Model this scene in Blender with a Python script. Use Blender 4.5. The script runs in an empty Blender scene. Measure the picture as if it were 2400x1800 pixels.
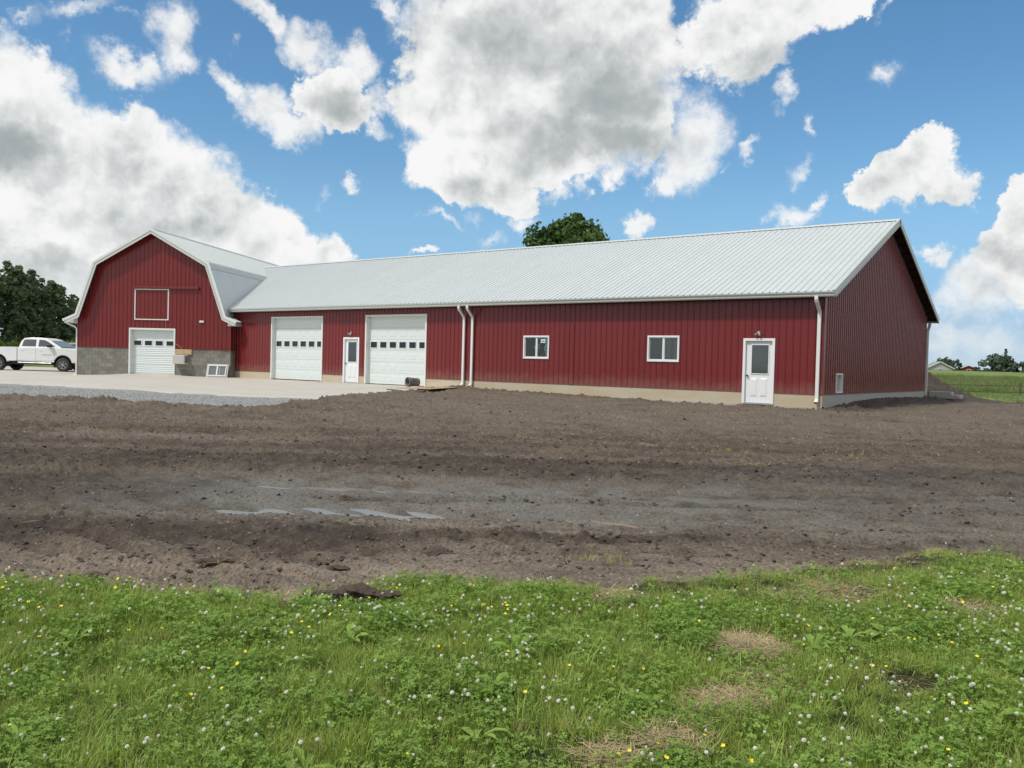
import bpy, math, random
import numpy as np
from mathutils import Vector, Matrix

SC = bpy.context.scene
COL = SC.collection
rng = np.random.default_rng(7)
random.seed(7)

# ---------------------------------------------------------------- camera
CAM = np.array([8.336, -27.102, 0.699])
FWD_H = np.array([-0.60130, 0.79902]); RIGHT_H = np.array([0.79902, 0.60130])
cam_data = bpy.data.cameras.new('camera')
cam_data.sensor_fit = 'HORIZONTAL'; cam_data.sensor_width = 36.0
cam_data.lens = 36.0 * 2012.58 / 2400.0
cam_data.clip_start = 0.05; cam_data.clip_end = 4000.0
cam = bpy.data.objects.new('camera', cam_data); COL.objects.link(cam)
_r = Vector((0.79839674, 0.60157028, 0.02599713)); _u = Vector((-0.03454124, 0.00265321, 0.99939975)); _f = Vector((-0.60114021, 0.79881547, -0.0228973))
cam.matrix_world = Matrix(((_r.x, _u.x, -_f.x, CAM[0]), (_r.y, _u.y, -_f.y, CAM[1]), (_r.z, _u.z, -_f.z, CAM[2]), (0, 0, 0, 1)))
SC.camera = cam

# ---------------------------------------------------------------- view and render settings
SC.view_settings.view_transform = 'Standard'; SC.view_settings.look = 'None'
SC.view_settings.exposure = 0.0; SC.view_settings.gamma = 1.0
SC.view_settings.use_curve_mapping = False
SC.render.engine = 'CYCLES'
SC.cycles.use_denoising = True
SC.cycles.max_bounces = 6; SC.cycles.diffuse_bounces = 3; SC.cycles.glossy_bounces = 3; SC.cycles.transparent_max_bounces = 12

# ---------------------------------------------------------------- sun
SUN_AZ = math.radians(-162.0)      # compass angle from +Y towards +X of the direction TO the sun
SUN_EL = math.radians(55.0)
sun_data = bpy.data.lights.new('sun', 'SUN'); sun_data.energy = 2.9; sun_data.angle = math.radians(5.0); sun_data.color = (1.0, 0.945, 0.86)
sun = bpy.data.objects.new('sun', sun_data); COL.objects.link(sun)
SUN_DIR = Vector((math.sin(SUN_AZ)*math.cos(SUN_EL), math.cos(SUN_AZ)*math.cos(SUN_EL), math.sin(SUN_EL)))
sun.rotation_euler = SUN_DIR.to_track_quat('Z', 'Y').to_euler()
sun.location = SUN_DIR * 200

# ---------------------------------------------------------------- node helper
class NB:
    """Small helper that builds shader nodes and wires them."""
    def __init__(s, tree): s.t = tree; s.n = tree.nodes; s.l = tree.links
    def put(s, sock, v):
        if isinstance(v, bpy.types.NodeSocket): s.l.new(v, sock)
        elif v is not None:
            try: sock.default_value = v
            except TypeError: sock.default_value = tuple(v)
    def node(s, typ, **kw):
        n = s.n.new(typ)
        for k, v in kw.items(): setattr(n, k, v)
        return n
    def math(s, op, a, b=None, c=None, clamp=False):
        n = s.node('ShaderNodeMath', operation=op, use_clamp=clamp)
        s.put(n.inputs[0], a); s.put(n.inputs[1], b); s.put(n.inputs[2], c)
        return n.outputs[0]
    def vmath(s, op, a, b=None, scale=None, out=0):
        n = s.node('ShaderNodeVectorMath', operation=op)
        s.put(n.inputs[0], a); s.put(n.inputs[1], b)
        if scale is not None: s.put(n.inputs['Scale'], scale)
        return n.outputs[out]
    def noise(s, vec, scale, detail=4.0, rough=0.5, dims='3D', out=0, lac=2.0, dist=0.0):
        n = s.node('ShaderNodeTexNoise', noise_dimensions=dims)
        s.put(n.inputs['Vector'], vec); n.inputs['Scale'].default_value = scale
        n.inputs['Detail'].default_value = detail; n.inputs['Roughness'].default_value = rough
        n.inputs['Lacunarity'].default_value = lac; n.inputs['Distortion'].default_value = dist
        return n.outputs[out]
    def smooth(s, x, lo, hi, a=0.0, b=1.0):
        n = s.node('ShaderNodeMapRange', interpolation_type='SMOOTHSTEP')
        s.put(n.inputs[0], x); s.put(n.inputs[1], lo); s.put(n.inputs[2], hi); s.put(n.inputs[3], a); s.put(n.inputs[4], b)
        return n.outputs[0]
    def mixc(s, f, a, b, mode='MIX'):
        n = s.node('ShaderNodeMix', data_type='RGBA', blend_type=mode, clamp_factor=True)
        def c4(v): return v if isinstance(v, bpy.types.NodeSocket) else (tuple(v) + (1.0,))[:4]
        s.put(n.inputs[0], f); s.put(n.inputs[6], c4(a)); s.put(n.inputs[7], c4(b))
        return n.outputs[2]

# ---------------------------------------------------------------- sky: Nishita air with cumulus clouds, all by direction
# (kind, azimuth, elevation, half width, half height, tilt, weight) in degrees; c cumulus, w thin, g grey belly
CLOUDS = [
    ('c', -67.72, 12.73, 5.51, 4.35, -11.1, 1.0), ('c', -62.4, 10.35, 6.05, 4.18, -23.6, 1.0), ('c', -57.57, 8.28, 5.74, 3.88, -30.4, 1.0),
    ('c', -53.21, 7.28, 3.94, 2.93, -26.4, 1.0), ('c', -50.15, 6.92, 2.56, 1.63, -16.9, 0.9), ('c', -66.62, 8.42, 5.61, 3.59, 6.4, 1.0),
    ('c', -64.6, 4.68, 6.72, 2.74, 4.1, 0.9), ('c', -57.51, 4.63, 7.5, 2.37, 3.3, 0.9), ('w', -59.1, 18.72, 1.84, 3.01, -3.6, 0.8),
    ('w', -61.57, 16.59, 2.6, 1.05, -16.4, 0.75), ('w', -58.22, 17.43, 1.74, 1.18, 7.7, 0.75), ('w', -64.13, 19.46, 2.96, 0.77, 25.6, 0.55),
    ('w', -66.31, 18.6, 1.31, 0.55, 41.1, 0.4), ('w', -64.44, 17.73, 1.58, 0.4, 60.0, 0.35), ('w', -61.38, 19.73, 0.95, 0.45, -10.4, 0.4),
    ('w', -54.99, 19.04, 0.46, 0.76, -2.9, 0.35), ('w', -52.97, 21.41, 2.5, 1.04, -23.2, 1.0), ('w', -50.29, 19.81, 2.69, 1.68, -39.4, 1.05),
    ('w', -47.83, 18.56, 1.91, 1.85, -50.4, 1.0), ('w', -46.41, 16.67, 1.24, 1.52, -56.0, 0.7), ('w', -54.95, 16.88, 1.55, 0.97, -13.5, 0.9),
    ('w', -52.99, 15.98, 2.5, 1.74, -24.3, 1.1), ('w', -51.51, 14.48, 2.4, 1.4, -25.0, 1.0), ('c', -48.58, 16.0, 2.31, 1.9, -15.5, 0.8),
    ('w', -46.64, 14.59, 1.65, 1.04, -31.3, 0.9), ('w', -42.08, 21.16, 3.36, 3.14, 3.0, 1.1), ('c', -37.54, 20.11, 6.21, 3.69, 1.4, 1.0),
    ('c', -32.43, 18.68, 5.61, 5.01, -20.1, 1.0), ('c', -40.26, 16.49, 5.36, 3.34, 2.2, 0.95), ('c', -33.72, 14.83, 6.48, 2.88, 0.5, 1.0),
    ('w', -43.05, 15.59, 2.66, 2.84, -17.1, 1.0), ('c', -41.85, 12.48, 3.38, 1.87, -17.6, 0.95), ('c', -38.15, 11.53, 2.55, 1.49, -18.4, 0.85),
    ('c', -28.98, 15.6, 2.49, 2.58, -0.7, 0.95), ('w', -25.93, 14.51, 2.72, 3.36, -21.3, 1.05), ('w', -27.09, 16.85, 1.64, 2.28, 8.6, 0.9),
    ('c', -29.68, 20.14, 1.66, 1.22, -31.1, 0.9), ('w', -27.22, 12.18, 1.65, 1.06, 59.4, 0.8), ('w', -33.07, 12.04, 1.27, 0.94, 0.6, 0.7),
    ('c', -30.87, 22.33, 3.34, 1.66, -0.9, 0.85), ('w', -45.16, 21.93, 1.39, 0.95, -15.9, 0.6), ('c', -21.61, 21.23, 5.25, 2.23, 11.0, 1.0),
    ('c', -24.75, 19.98, 2.96, 1.69, -2.7, 0.95), ('c', -18.54, 21.68, 3.56, 1.61, 9.8, 0.95), ('c', -22.07, 19.36, 3.43, 1.33, 16.6, 0.8),
    ('c', -12.59, 12.01, 2.23, 1.77, -3.7, 1.0), ('c', -11.6, 13.4, 1.66, 1.4, -4.6, 1.0), ('c', -14.23, 11.37, 1.49, 1.38, 36.9, 0.85),
    ('c', -10.84, 11.41, 1.64, 1.51, -3.9, 1.0), ('c', -6.4, 9.31, 1.68, 2.13, -3.7, 1.0), ('c', -7.61, 7.7, 1.4, 1.09, 27.4, 0.8),
    ('c', -5.98, 6.43, 2.91, 2.16, -2.1, 1.0), ('w', -8.48, 4.54, 3.28, 2.73, 39.2, 1.0), ('w', -11.02, 6.72, 1.14, 1.13, -1.6, 0.9),
    ('w', -9.51, 2.3, 3.8, 1.51, 0.5, 0.8), ('w', -7.88, 6.01, 1.73, 2.21, -1.6, 0.9), ('w', -20.16, 16.93, 0.91, 1.6, -13.4, 0.8),
    ('w', -22.15, 13.76, 1.19, 0.64, 7.9, 0.7), ('w', -18.61, 12.59, 0.89, 1.4, -22.6, 0.7), ('w', -18.11, 15.2, 0.56, 0.87, -13.5, 0.6),
    ('w', -19.15, 9.78, 1.92, 1.04, 8.4, 0.95), ('w', -17.28, 10.62, 1.0, 0.57, 27.8, 0.7), ('w', -14.1, 17.9, 1.08, 0.94, -25.6, 0.45),
    ('w', -13.99, 21.2, 1.68, 0.45, 33.2, 0.35), ('w', -48.07, 11.16, 1.04, 0.58, -6.4, 0.85), ('w', -49.69, 10.98, 0.68, 1.45, -6.1, 0.45),
    ('w', -36.82, 9.39, 1.13, 0.77, 1.4, 0.9), ('w', -41.77, 9.23, 1.69, 0.38, -17.8, 0.5), ('w', -39.81, 9.85, 0.99, 1.09, -28.1, 0.45),
    ('w', -38.63, 8.23, 1.42, 0.83, 1.7, 0.45), ('w', -29.21, 9.36, 0.89, 0.87, 0.2, 0.7), ('w', -42.56, 7.13, 0.73, 0.28, 2.1, 0.9),
    ('w', -52.75, 10.49, 0.53, 0.37, 4.4, 0.6), ('w', -23.45, 12.9, 0.67, 0.39, -1.6, 0.4), ('w', -34.47, 11.62, 1.7, 0.81, 30.9, 0.6),
    ('g', -67.5, 11.5, 2.98, 1.74, -6.8, 1.0), ('g', -60.46, 6.25, 4.8, 1.28, -20.7, 0.4), ('g', -54.73, 5.32, 3.62, 1.07, -16.8, 0.3),
    ('g', -48.85, 15.97, 1.9, 1.77, 4.5, 0.75), ('g', -38.12, 20.59, 5.36, 2.94, 1.6, 0.65), ('g', -30.72, 17.67, 3.9, 3.04, -0.5, 1.0),
    ('g', -29.79, 14.83, 4.45, 1.95, -10.4, 1.0), ('g', -35.97, 14.53, 3.68, 2.37, 1.1, 0.6), ('g', -39.85, 11.48, 1.98, 0.95, 2.0, 0.5),
    ('g', -21.27, 18.83, 3.93, 1.21, 16.4, 0.75), ('g', -11.37, 10.09, 2.53, 0.86, -3.2, 0.55), ('g', -7.49, 7.21, 1.93, 0.85, -2.4, 0.5),
    ('g', -8.72, 5.04, 1.98, 0.99, -1.0, 0.4), ('g', -66.58, 5.03, 4.31, 0.98, 4.5, 0.5), ('g', -50.84, 20.47, 1.61, 1.42, -39.1, 0.35),
    ('g', -56.74, 3.61, 5.05, 0.8, 2.9, 0.4),
]

world = bpy.data.worlds.new('World'); SC.world = world; world.use_nodes = True
world.node_tree.nodes.clear()
W = NB(world.node_tree)
out_w = W.node('ShaderNodeOutputWorld'); bg = W.node('ShaderNodeBackground')
sky = W.node('ShaderNodeTexSky', sky_type='NISHITA', sun_disc=False)
sky.sun_elevation = SUN_EL; sky.sun_rotation = SUN_AZ; sky.altitude = 200; sky.air_density = 1.0; sky.dust_density = 0.6; sky.ozone_density = 2.5
tc = W.node('ShaderNodeTexCoord'); D = W.vmath('NORMALIZE', tc.outputs['Generated'])
sp = W.node('ShaderNodeSeparateXYZ'); W.put(sp.inputs[0], D)
az = W.math('MULTIPLY', W.math('ARCTAN2', sp.outputs[0], sp.outputs[1]), 180/math.pi)
el = W.math('MULTIPLY', W.math('ARCSINE', sp.outputs[2]), 180/math.pi)
# ragged edges: push the direction about with noise before measuring the distance to each cloud
w1 = W.vmath('SUBTRACT', W.noise(D, 6.0, 2.0, 0.5, out=1), (0.5, 0.5, 0.5))
w2 = W.vmath('SUBTRACT', W.noise(D, 20.0, 7.0, 0.66, out=1), (0.5, 0.5, 0.5))
warp = W.vmath('ADD', W.vmath('SCALE', w1, scale=2.6), W.vmath('SCALE', w2, scale=4.4))
cx = W.node('ShaderNodeCombineXYZ'); W.put(cx.inputs[0], az); W.put(cx.inputs[1], el)
ws = W.node('ShaderNodeSeparateXYZ'); W.put(ws.inputs[0], warp)
wc = W.node('ShaderNodeCombineXYZ'); W.put(wc.inputs[0], ws.outputs[0]); W.put(wc.inputs[1], ws.outputs[1])
AE = W.vmath('ADD', cx.outputs[0], wc.outputs[0])
fields = {'c': None, 'w': None, 'g': None}
for i, (k, a, e, ra, re, tilt, wt) in enumerate(CLOUDS):
    if i % 5 == 4:      # a nil dependency that keeps Cycles evaluating the clouds in turn (its shader stack is short)
        last = W.node('ShaderNodeCombineXYZ'); W.put(last.inputs[2], fields[CLOUDS[i-1][0]])
        AE = W.vmath('ADD', AE, last.outputs[0])
        AE = W.vmath('MULTIPLY', AE, (1, 1, 0))
    m = W.node('ShaderNodeMapping', vector_type='TEXTURE')
    W.put(m.inputs['Vector'], AE); m.inputs['Location'].default_value = (a, e, 0)
    m.inputs['Rotation'].default_value = (0, 0, math.radians(tilt)); m.inputs['Scale'].default_value = (ra*1.12, re*1.12, 1)
    d = W.vmath('LENGTH', m.outputs[0], out=1)
    v = W.math('MULTIPLY_ADD', d, -wt, wt) if k != 'g' else W.math('MULTIPLY', W.smooth(d, 1.35, 0.1), wt)
    if fields[k] is None: fields[k] = v
    else: fields[k] = W.math('SMOOTH_MAX', fields[k], v, 0.12) if k == 'c' else W.math('MAXIMUM', fields[k], v)
# away from these the sky goes on with clouds of the same kind
dv = Vector((math.sin(math.radians(-37))*math.cos(math.radians(9)), math.cos(math.radians(-37))*math.cos(math.radians(9)), math.sin(math.radians(9))))
ang = W.vmath('DOT_PRODUCT', D, tuple(dv), out=1)
away = W.smooth(ang, 0.86, 0.76)
gen = W.math('SUBTRACT', W.math('MULTIPLY', W.noise(D, 2.6, 5.0, 0.55), 3.2), 1.36)
gen = W.math('SUBTRACT', W.math('MULTIPLY', W.math('ADD', gen, 2.0), away), 2.0)
Fc = W.math('MAXIMUM', fields['c'], gen)
SH = (-0.008, -0.004, 0.014)          # a step towards where the clouds are lit from
def billow(vec):
    v = W.node('ShaderNodeTexVoronoi', feature='F1', distance='EUCLIDEAN'); v.normalize = True
    W.put(v.inputs['Vector'], vec); v.inputs['Scale'].default_value = 17.0; v.inputs['Detail'].default_value = 2.6; v.inputs['Roughness'].default_value = 0.52; v.inputs['Lacunarity'].default_value = 2.3
    return v.outputs['Distance']
wob = W.vmath('SCALE', W.vmath('SUBTRACT', W.noise(D, 30.0, 4.0, 0.6, out=1), (0.5, 0.5, 0.5)), scale=0.030)
Dw = W.vmath('ADD', D, wob)
b1 = billow(Dw); b2 = billow(W.vmath('ADD', Dw, SH))
n1 = W.noise(D, 11.0, 10.0, 0.56)
n2 = W.noise(W.vmath('ADD', D, (-0.020, -0.008, 0.026)), 11.0, 6.0, 0.56)
nf = W.noise(D, 34.0, 8.0, 0.64)
nb = W.noise(D, 7.0, 3.0, 0.5)
lit = W.math('ADD', W.math('SUBTRACT', n1, n2), W.math('MULTIPLY', W.math('SUBTRACT', b2, b1), 1.25))
puff = W.math('MULTIPLY_ADD', b1, -1.5, 0.55)
Fcn = W.math('ADD', Fc, W.math('ADD', W.math('MULTIPLY_ADD', nf, 0.30, -0.15), W.math('MULTIPLY_ADD', n1, 0.5, -0.27)))
Fcn = W.math('ADD', Fcn, W.math('MULTIPLY', puff, 0.42))
soft = W.smooth(nb, 0.42, 0.62, 0.10, 0.36)          # some rims crisp, some frayed
alpha_c = W.smooth(Fcn, -0.02, soft)
thick = W.smooth(Fcn, 0.05, 0.70)
Fwn = W.math('ADD', fields['w'], W.math('ADD', W.math('MULTIPLY_ADD', n1, 1.7, -0.92), W.math('MULTIPLY_ADD', nf, 0.7, -0.35)))
Fwn = W.math('ADD', Fwn, W.math('MULTIPLY', puff, 0.30))
alpha_w = W.math('MULTIPLY', W.smooth(Fwn, -0.05, 0.72), W.smooth(fields['w'], 0.0, 0.40))
alpha_w = W.math('MULTIPLY', alpha_w, 0.95)
alpha = W.math('MAXIMUM', alpha_c, alpha_w)
grey = W.math('MULTIPLY', fields['g'], W.math('MULTIPLY_ADD', nb, 1.3, 0.25))
grey_gen = W.math('MULTIPLY', away, W.smooth(gen, 0.25, 0.9))
grey = W.math('MAXIMUM', grey, W.math('MULTIPLY', grey_gen, 0.8))
tone = W.math('MULTIPLY_ADD', thick, -0.15, 0.89)
tone = W.math('ADD', tone, W.math('MULTIPLY', W.math('MULTIPLY', lit, 0.88), W.math('MULTIPLY_ADD', fields['g'], -0.6, 1.0)))
tone = W.math('ADD', tone, W.math('MULTIPLY_ADD', nb, 0.36, -0.18))
tone = W.math('SUBTRACT', tone, W.math('MULTIPLY', grey, 0.43))
tone = W.math('MINIMUM', W.math('MAXIMUM', tone, 0.25), 0.98)
shade = W.smooth(tone, 0.20, 0.95)
ccol = W.mixc(shade, (0.36, 0.40, 0.415), (0.93, 0.935, 0.93))
# air: Nishita radiance at strength 0.1
skyc = W.vmath('SCALE', sky.outputs[0], scale=0.1)
hs = W.node('ShaderNodeHueSaturation'); hs.inputs['Hue'].default_value = 0.492; hs.inputs['Saturation'].default_value = 1.20; hs.inputs['Value'].default_value = 1.34; W.put(hs.inputs['Color'], skyc)
# far clouds near the horizon fade into the pale air
veil = W.math('MULTIPLY', W.smooth(el, 6.0, 0.0), 0.60)
veil_c = W.mixc(veil, ccol, (0.56, 0.68, 0.75))
air = W.mixc(W.math('MULTIPLY', W.smooth(el, 13.0, 2.5), 0.85), hs.outputs[0], (0.235, 0.475, 0.765))
air = W.mixc(W.math('MULTIPLY', W.smooth(el, 5.5, 0.0), 0.85), air, (0.57, 0.70, 0.79))
skyfinal = W.mixc(alpha, air, veil_c)
W.put(bg.inputs['Color'], skyfinal); bg.inputs['Strength'].default_value = 1.0
W.l.new(bg.outputs[0], out_w.inputs[0])
world.cycles.sampling_method = 'MANUAL'; world.cycles.sample_map_resolution = 512
# === STRUCTURE

# ---------------------------------------------------------------- materials
def new_mat(name):
    m = bpy.data.materials.new(name); m.use_nodes = True
    m.node_tree.nodes.clear(); nb = NB(m.node_tree)
    out = nb.node('ShaderNodeOutputMaterial'); return m, nb, out

def principled(nb, out, color, rough=0.6, spec=0.5, metal=0.0, bump=None, bump_d=0.01, bump_s=0.5, coat=None):
    b = nb.node('ShaderNodeBsdfPrincipled')
    nb.put(b.inputs['Base Color'], color if isinstance(color, bpy.types.NodeSocket) else tuple(color) + (1.0,))
    nb.put(b.inputs['Roughness'], rough); nb.put(b.inputs['Specular IOR Level'], spec); nb.put(b.inputs['Metallic'], metal)
    if bump is not None:
        bn = nb.node('ShaderNodeBump'); nb.put(bn.inputs['Height'], bump); bn.inputs['Distance'].default_value = bump_d; bn.inputs['Strength'].default_value = bump_s
        nb.l.new(bn.outputs[0], b.inputs['Normal'])
    nb.l.new(b.outputs[0], out.inputs[0]); return b

def obj_random(nb):
    return nb.node('ShaderNodeObjectInfo').outputs['Random']

def world_pos(nb):
    return nb.node('ShaderNodeNewGeometry').outputs['Position']

def attr(nb, name, out=2, typ='GEOMETRY'):
    a = nb.node('ShaderNodeAttribute', attribute_type=typ, attribute_name=name); return a.outputs[out]

def simple(name, col, rough=0.6, spec=0.5, var=0.06, nscale=3.0, metal=0.0, bump_d=0.0, bscale=60.0, dirt=0.0, dirtcol=(0.25, 0.2, 0.16)):
    """Painted or raw surface with a little per-piece and blotchy variation."""
    m, nb, out = new_mat(name)
    P = world_pos(nb)
    n = nb.noise(P, nscale, 5.0, 0.6)
    f = nb.math('ADD', nb.math('MULTIPLY', nb.math('SUBTRACT', n, 0.5), 2.4*var), nb.math('MULTIPLY', nb.math('SUBTRACT', obj_random(nb), 0.5), var))
    f = nb.math('ADD', f, 1.0)
    c = nb.vmath('SCALE', tuple(col), scale=f)
    if dirt > 0:
        dn = nb.smooth(nb.noise(P, 1.7, 7.0, 0.68), 0.52, 0.72)
        c = nb.mixc(nb.math('MULTIPLY', dn, dirt), c, dirtcol)
    r = nb.math('ADD', nb.math('MULTIPLY', nb.math('SUBTRACT', nb.noise(P, nscale*3.1, 4.0), 0.5), 0.25), rough, clamp=True)
    bump = nb.noise(P, bscale, 6.0, 0.6) if bump_d > 0 else None
    principled(nb, out, c, r, spec, metal, bump, bump_d or 0.01, 0.6)
    return m

# red ribbed steel: faint vertical streaks, dust towards the bottom, a slight oil-canning ripple
M = {}
def red_steel(name, col):
    m, nb, out = new_mat(name)
    P = world_pos(nb)
    st = nb.noise(nb.vmath('MULTIPLY', P, (5.0, 5.0, 0.25)), 1.0, 5.0, 0.6)
    bl = nb.noise(P, 0.7, 4.0, 0.55)
    f = nb.math('ADD', nb.math('MULTIPLY', nb.math('SUBTRACT', st, 0.5), 0.16), nb.math('MULTIPLY', nb.math('SUBTRACT', bl, 0.5), 0.16))
    f = nb.math('ADD', f, nb.math('MULTIPLY_ADD', obj_random(nb), 0.09, 0.955))
    c = nb.vmath('SCALE', tuple(col), scale=f)
    s3 = nb.node('ShaderNodeSeparateXYZ'); nb.put(s3.inputs[0], P)
    dz = nb.math('ADD', s3.outputs[2], nb.math('MULTIPLY', nb.math('SUBTRACT', nb.noise(P, 2.5, 5.0, 0.65), 0.5), 0.7))
    c = nb.mixc(nb.math('MULTIPLY', nb.smooth(dz, 0.50, -0.05), 0.30), c, (0.30, 0.20, 0.16))
    ripple = nb.noise(nb.vmath('MULTIPLY', P, (2.2, 2.2, 0.8)), 1.0, 2.0, 0.5)
    r = nb.math('MULTIPLY_ADD', nb.noise(P, 3.0, 4.0), 0.12, 0.20)
    principled(nb, out, c, r, 0.45, 0.0, ripple, 0.006, 0.5)
    return m
M['red'] = red_steel('red_steel', (0.168, 0.0185, 0.0195))
def roof_steel(name, col):
    m, nb, out = new_mat(name)
    P = world_pos(nb)
    bl = nb.noise(P, 0.5, 4.0, 0.55)
    f = nb.math('ADD', nb.math('MULTIPLY_ADD', nb.math('SUBTRACT', bl, 0.5), 0.10, 1.0), nb.math('MULTIPLY', nb.math('SUBTRACT', obj_random(nb), 0.5), 0.035))
    c = nb.vmath('SCALE', tuple(col), scale=f)
    r = nb.math('MULTIPLY_ADD', nb.noise(P, 2.0, 4.0), 0.15, 0.36)
    principled(nb, out, c, r, 0.45, 0.0, nb.noise(P, 1.1, 2.0), 0.006, 0.4)
    return m
M['roof'] = roof_steel('roof_steel', (0.530, 0.568, 0.568))
M['white'] = simple('white_trim', (0.70, 0.72, 0.695), 0.42, 0.45, 0.03, 1.5)
M['gutter'] = simple('gutter_steel', (0.50, 0.53, 0.515), 0.40, 0.5, 0.04, 1.5)
M['door'] = simple('door_steel', (0.655, 0.71, 0.71), 0.45, 0.45, 0.025, 1.2)
M['doorwhite'] = simple('white_door_paint', (0.76, 0.78, 0.79), 0.42, 0.45, 0.02, 1.2)
M['soffit'] = simple('dark_soffit_boards', (0.035, 0.028, 0.026), 0.8, 0.3, 0.25, 3.0)
M['dark'] = simple('dark_interior', (0.03, 0.03, 0.032), 0.9, 0.2)
M['black'] = simple('black_plastic', (0.012, 0.012, 0.013), 0.45, 0.5)
M['rubber'] = simple('tyre_rubber', (0.045, 0.042, 0.04), 0.85, 0.3, 0.2, 8.0, dirt=0.5, dirtcol=(0.16, 0.14, 0.12))
M['chrome'] = simple('bright_metal', (0.62, 0.63, 0.64), 0.22, 0.5, 0.03, 2.0, metal=1.0)
M['alloy'] = simple('wheel_alloy', (0.34, 0.345, 0.35), 0.38, 0.5, 0.06, 6.0, metal=0.7)
M['truck'] = simple('white_car_paint', (0.74, 0.765, 0.765), 0.25, 0.5, 0.02, 0.8, dirt=0.10, dirtcol=(0.42, 0.38, 0.33))
M['silver'] = simple('silver_car_paint', (0.26, 0.28, 0.30), 0.28, 0.5, 0.02, 0.8)
M['grey'] = simple('grey_metal', (0.33, 0.34, 0.35), 0.45, 0.5, 0.08, 6.0)
M['lens'] = simple('lamp_lens', (0.62, 0.64, 0.65), 0.15, 0.6, 0.02)
M['redlens'] = simple('amber_lens', (0.42, 0.08, 0.04), 0.2, 0.6, 0.02)
M['cord'] = simple('pink_cord', (0.52, 0.30, 0.24), 0.6, 0.4, 0.04)
M['paper'] = simple('sticker_paper', (0.72, 0.75, 0.76), 0.6, 0.3, 0.02)
M['ink'] = simple('sticker_ink', (0.06, 0.09, 0.11), 0.6, 0.3, 0.02)
M['sheet'] = simple('pale_plastic_sheet', (0.85, 0.86, 0.86), 0.5, 0.4, 0.14, 4.0)
M['stud'] = simple('wood_stud', (0.16, 0.13, 0.10), 0.8, 0.3, 0.2, 4.0)
M['pail'] = simple('dirty_plastic_pail', (0.17, 0.155, 0.15), 0.6, 0.4, 0.18, 7.0, dirt=0.5, dirtcol=(0.27, 0.24, 0.22))
M['mortar'] = simple('mortar', (0.40, 0.385, 0.34), 0.9, 0.2, 0.12, 8.0)

def concrete_mat(name, col, blot=0.16, stain=(0.40, 0.31, 0.17), stain_f=0.0, zlo=None):
    m, nb, out = new_mat(name)
    P = world_pos(nb)
    big = nb.noise(P, 0.45, 6.0, 0.6); fine = nb.noise(P, 14.0, 6.0, 0.65)
    f = nb.math('ADD', nb.math('MULTIPLY_ADD', nb.math('SUBTRACT', big, 0.5), 2*blot, 1.0), nb.math('MULTIPLY', nb.math('SUBTRACT', fine, 0.5), 0.20))
    c = nb.vmath('SCALE', tuple(col), scale=f)
    if stain_f > 0:
        s = nb.smooth(nb.noise(nb.vmath('MULTIPLY', P, (0.5, 0.5, 1.6)), 0.9, 6.0, 0.65), 0.38, 0.62)
        c = nb.mixc(nb.math('MULTIPLY', s, stain_f), c, stain)
    drops = nb.smooth(nb.noise(P, 3.3, 7.0, 0.72), 0.62, 0.72)
    c = nb.mixc(nb.math('MULTIPLY', drops, 0.30), c, tuple(x*0.55 for x in col))
    principled(nb, out, c, 0.82, 0.3, 0.0, fine, 0.004, 0.6)
    return m
M['foundation'] = concrete_mat('foundation_concrete', (0.50, 0.45, 0.355), 0.10, (0.45, 0.36, 0.215), 0.60)
M['foundation_grey'] = concrete_mat('side_foundation_concrete', (0.42, 0.41, 0.38), 0.10, (0.36, 0.33, 0.27), 0.3)
M['pad'] = concrete_mat('pad_concrete', (0.50, 0.475, 0.425), 0.16, (0.40, 0.36, 0.30), 0.40)
M['block'] = None
m, nb, out = new_mat('concrete_block')
P = world_pos(nb)
rv = obj_random(nb)
f = nb.math('ADD', nb.math('MULTIPLY_ADD', rv, 0.34, 0.78), nb.math('MULTIPLY', nb.math('SUBTRACT', nb.noise(P, 1.6, 6.0, 0.65), 0.5), 0.5))
c = nb.vmath('SCALE', (0.225, 0.215, 0.188), scale=f)
principled(nb, out, c, 0.92, 0.2, 0.0, nb.noise(P, 55.0, 5.0, 0.7), 0.006, 0.8)
M['block'] = m
m, nb, out = new_mat('plywood')
P = nb.node('ShaderNodeTexCoord').outputs['Object']
g = nb.noise(nb.vmath('MULTIPLY', P, (1.5, 14.0, 14.0)), 1.0, 6.0, 0.6, dist=0.6)
c = nb.mixc(g, (0.33, 0.235, 0.125), (0.56, 0.44, 0.27))
c = nb.mixc(nb.math('MULTIPLY', nb.smooth(nb.noise(P, 2.2, 6.0, 0.7), 0.5, 0.7), 0.45), c, (0.22, 0.17, 0.12))
principled(nb, out, c, 0.75, 0.3, 0.0, g, 0.003, 0.5); M['ply'] = m
m, nb, out = new_mat('weathered_board')
P = nb.node('ShaderNodeTexCoord').outputs['Object']
g = nb.noise(nb.vmath('MULTIPLY', P, (1.2, 16.0, 16.0)), 1.0, 6.0, 0.6)
c = nb.mixc(g, (0.06, 0.052, 0.042), (0.17, 0.15, 0.12))
principled(nb, out, c, 0.85, 0.3, 0.0, g, 0.004, 0.5); M['oldwood'] = m

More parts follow.
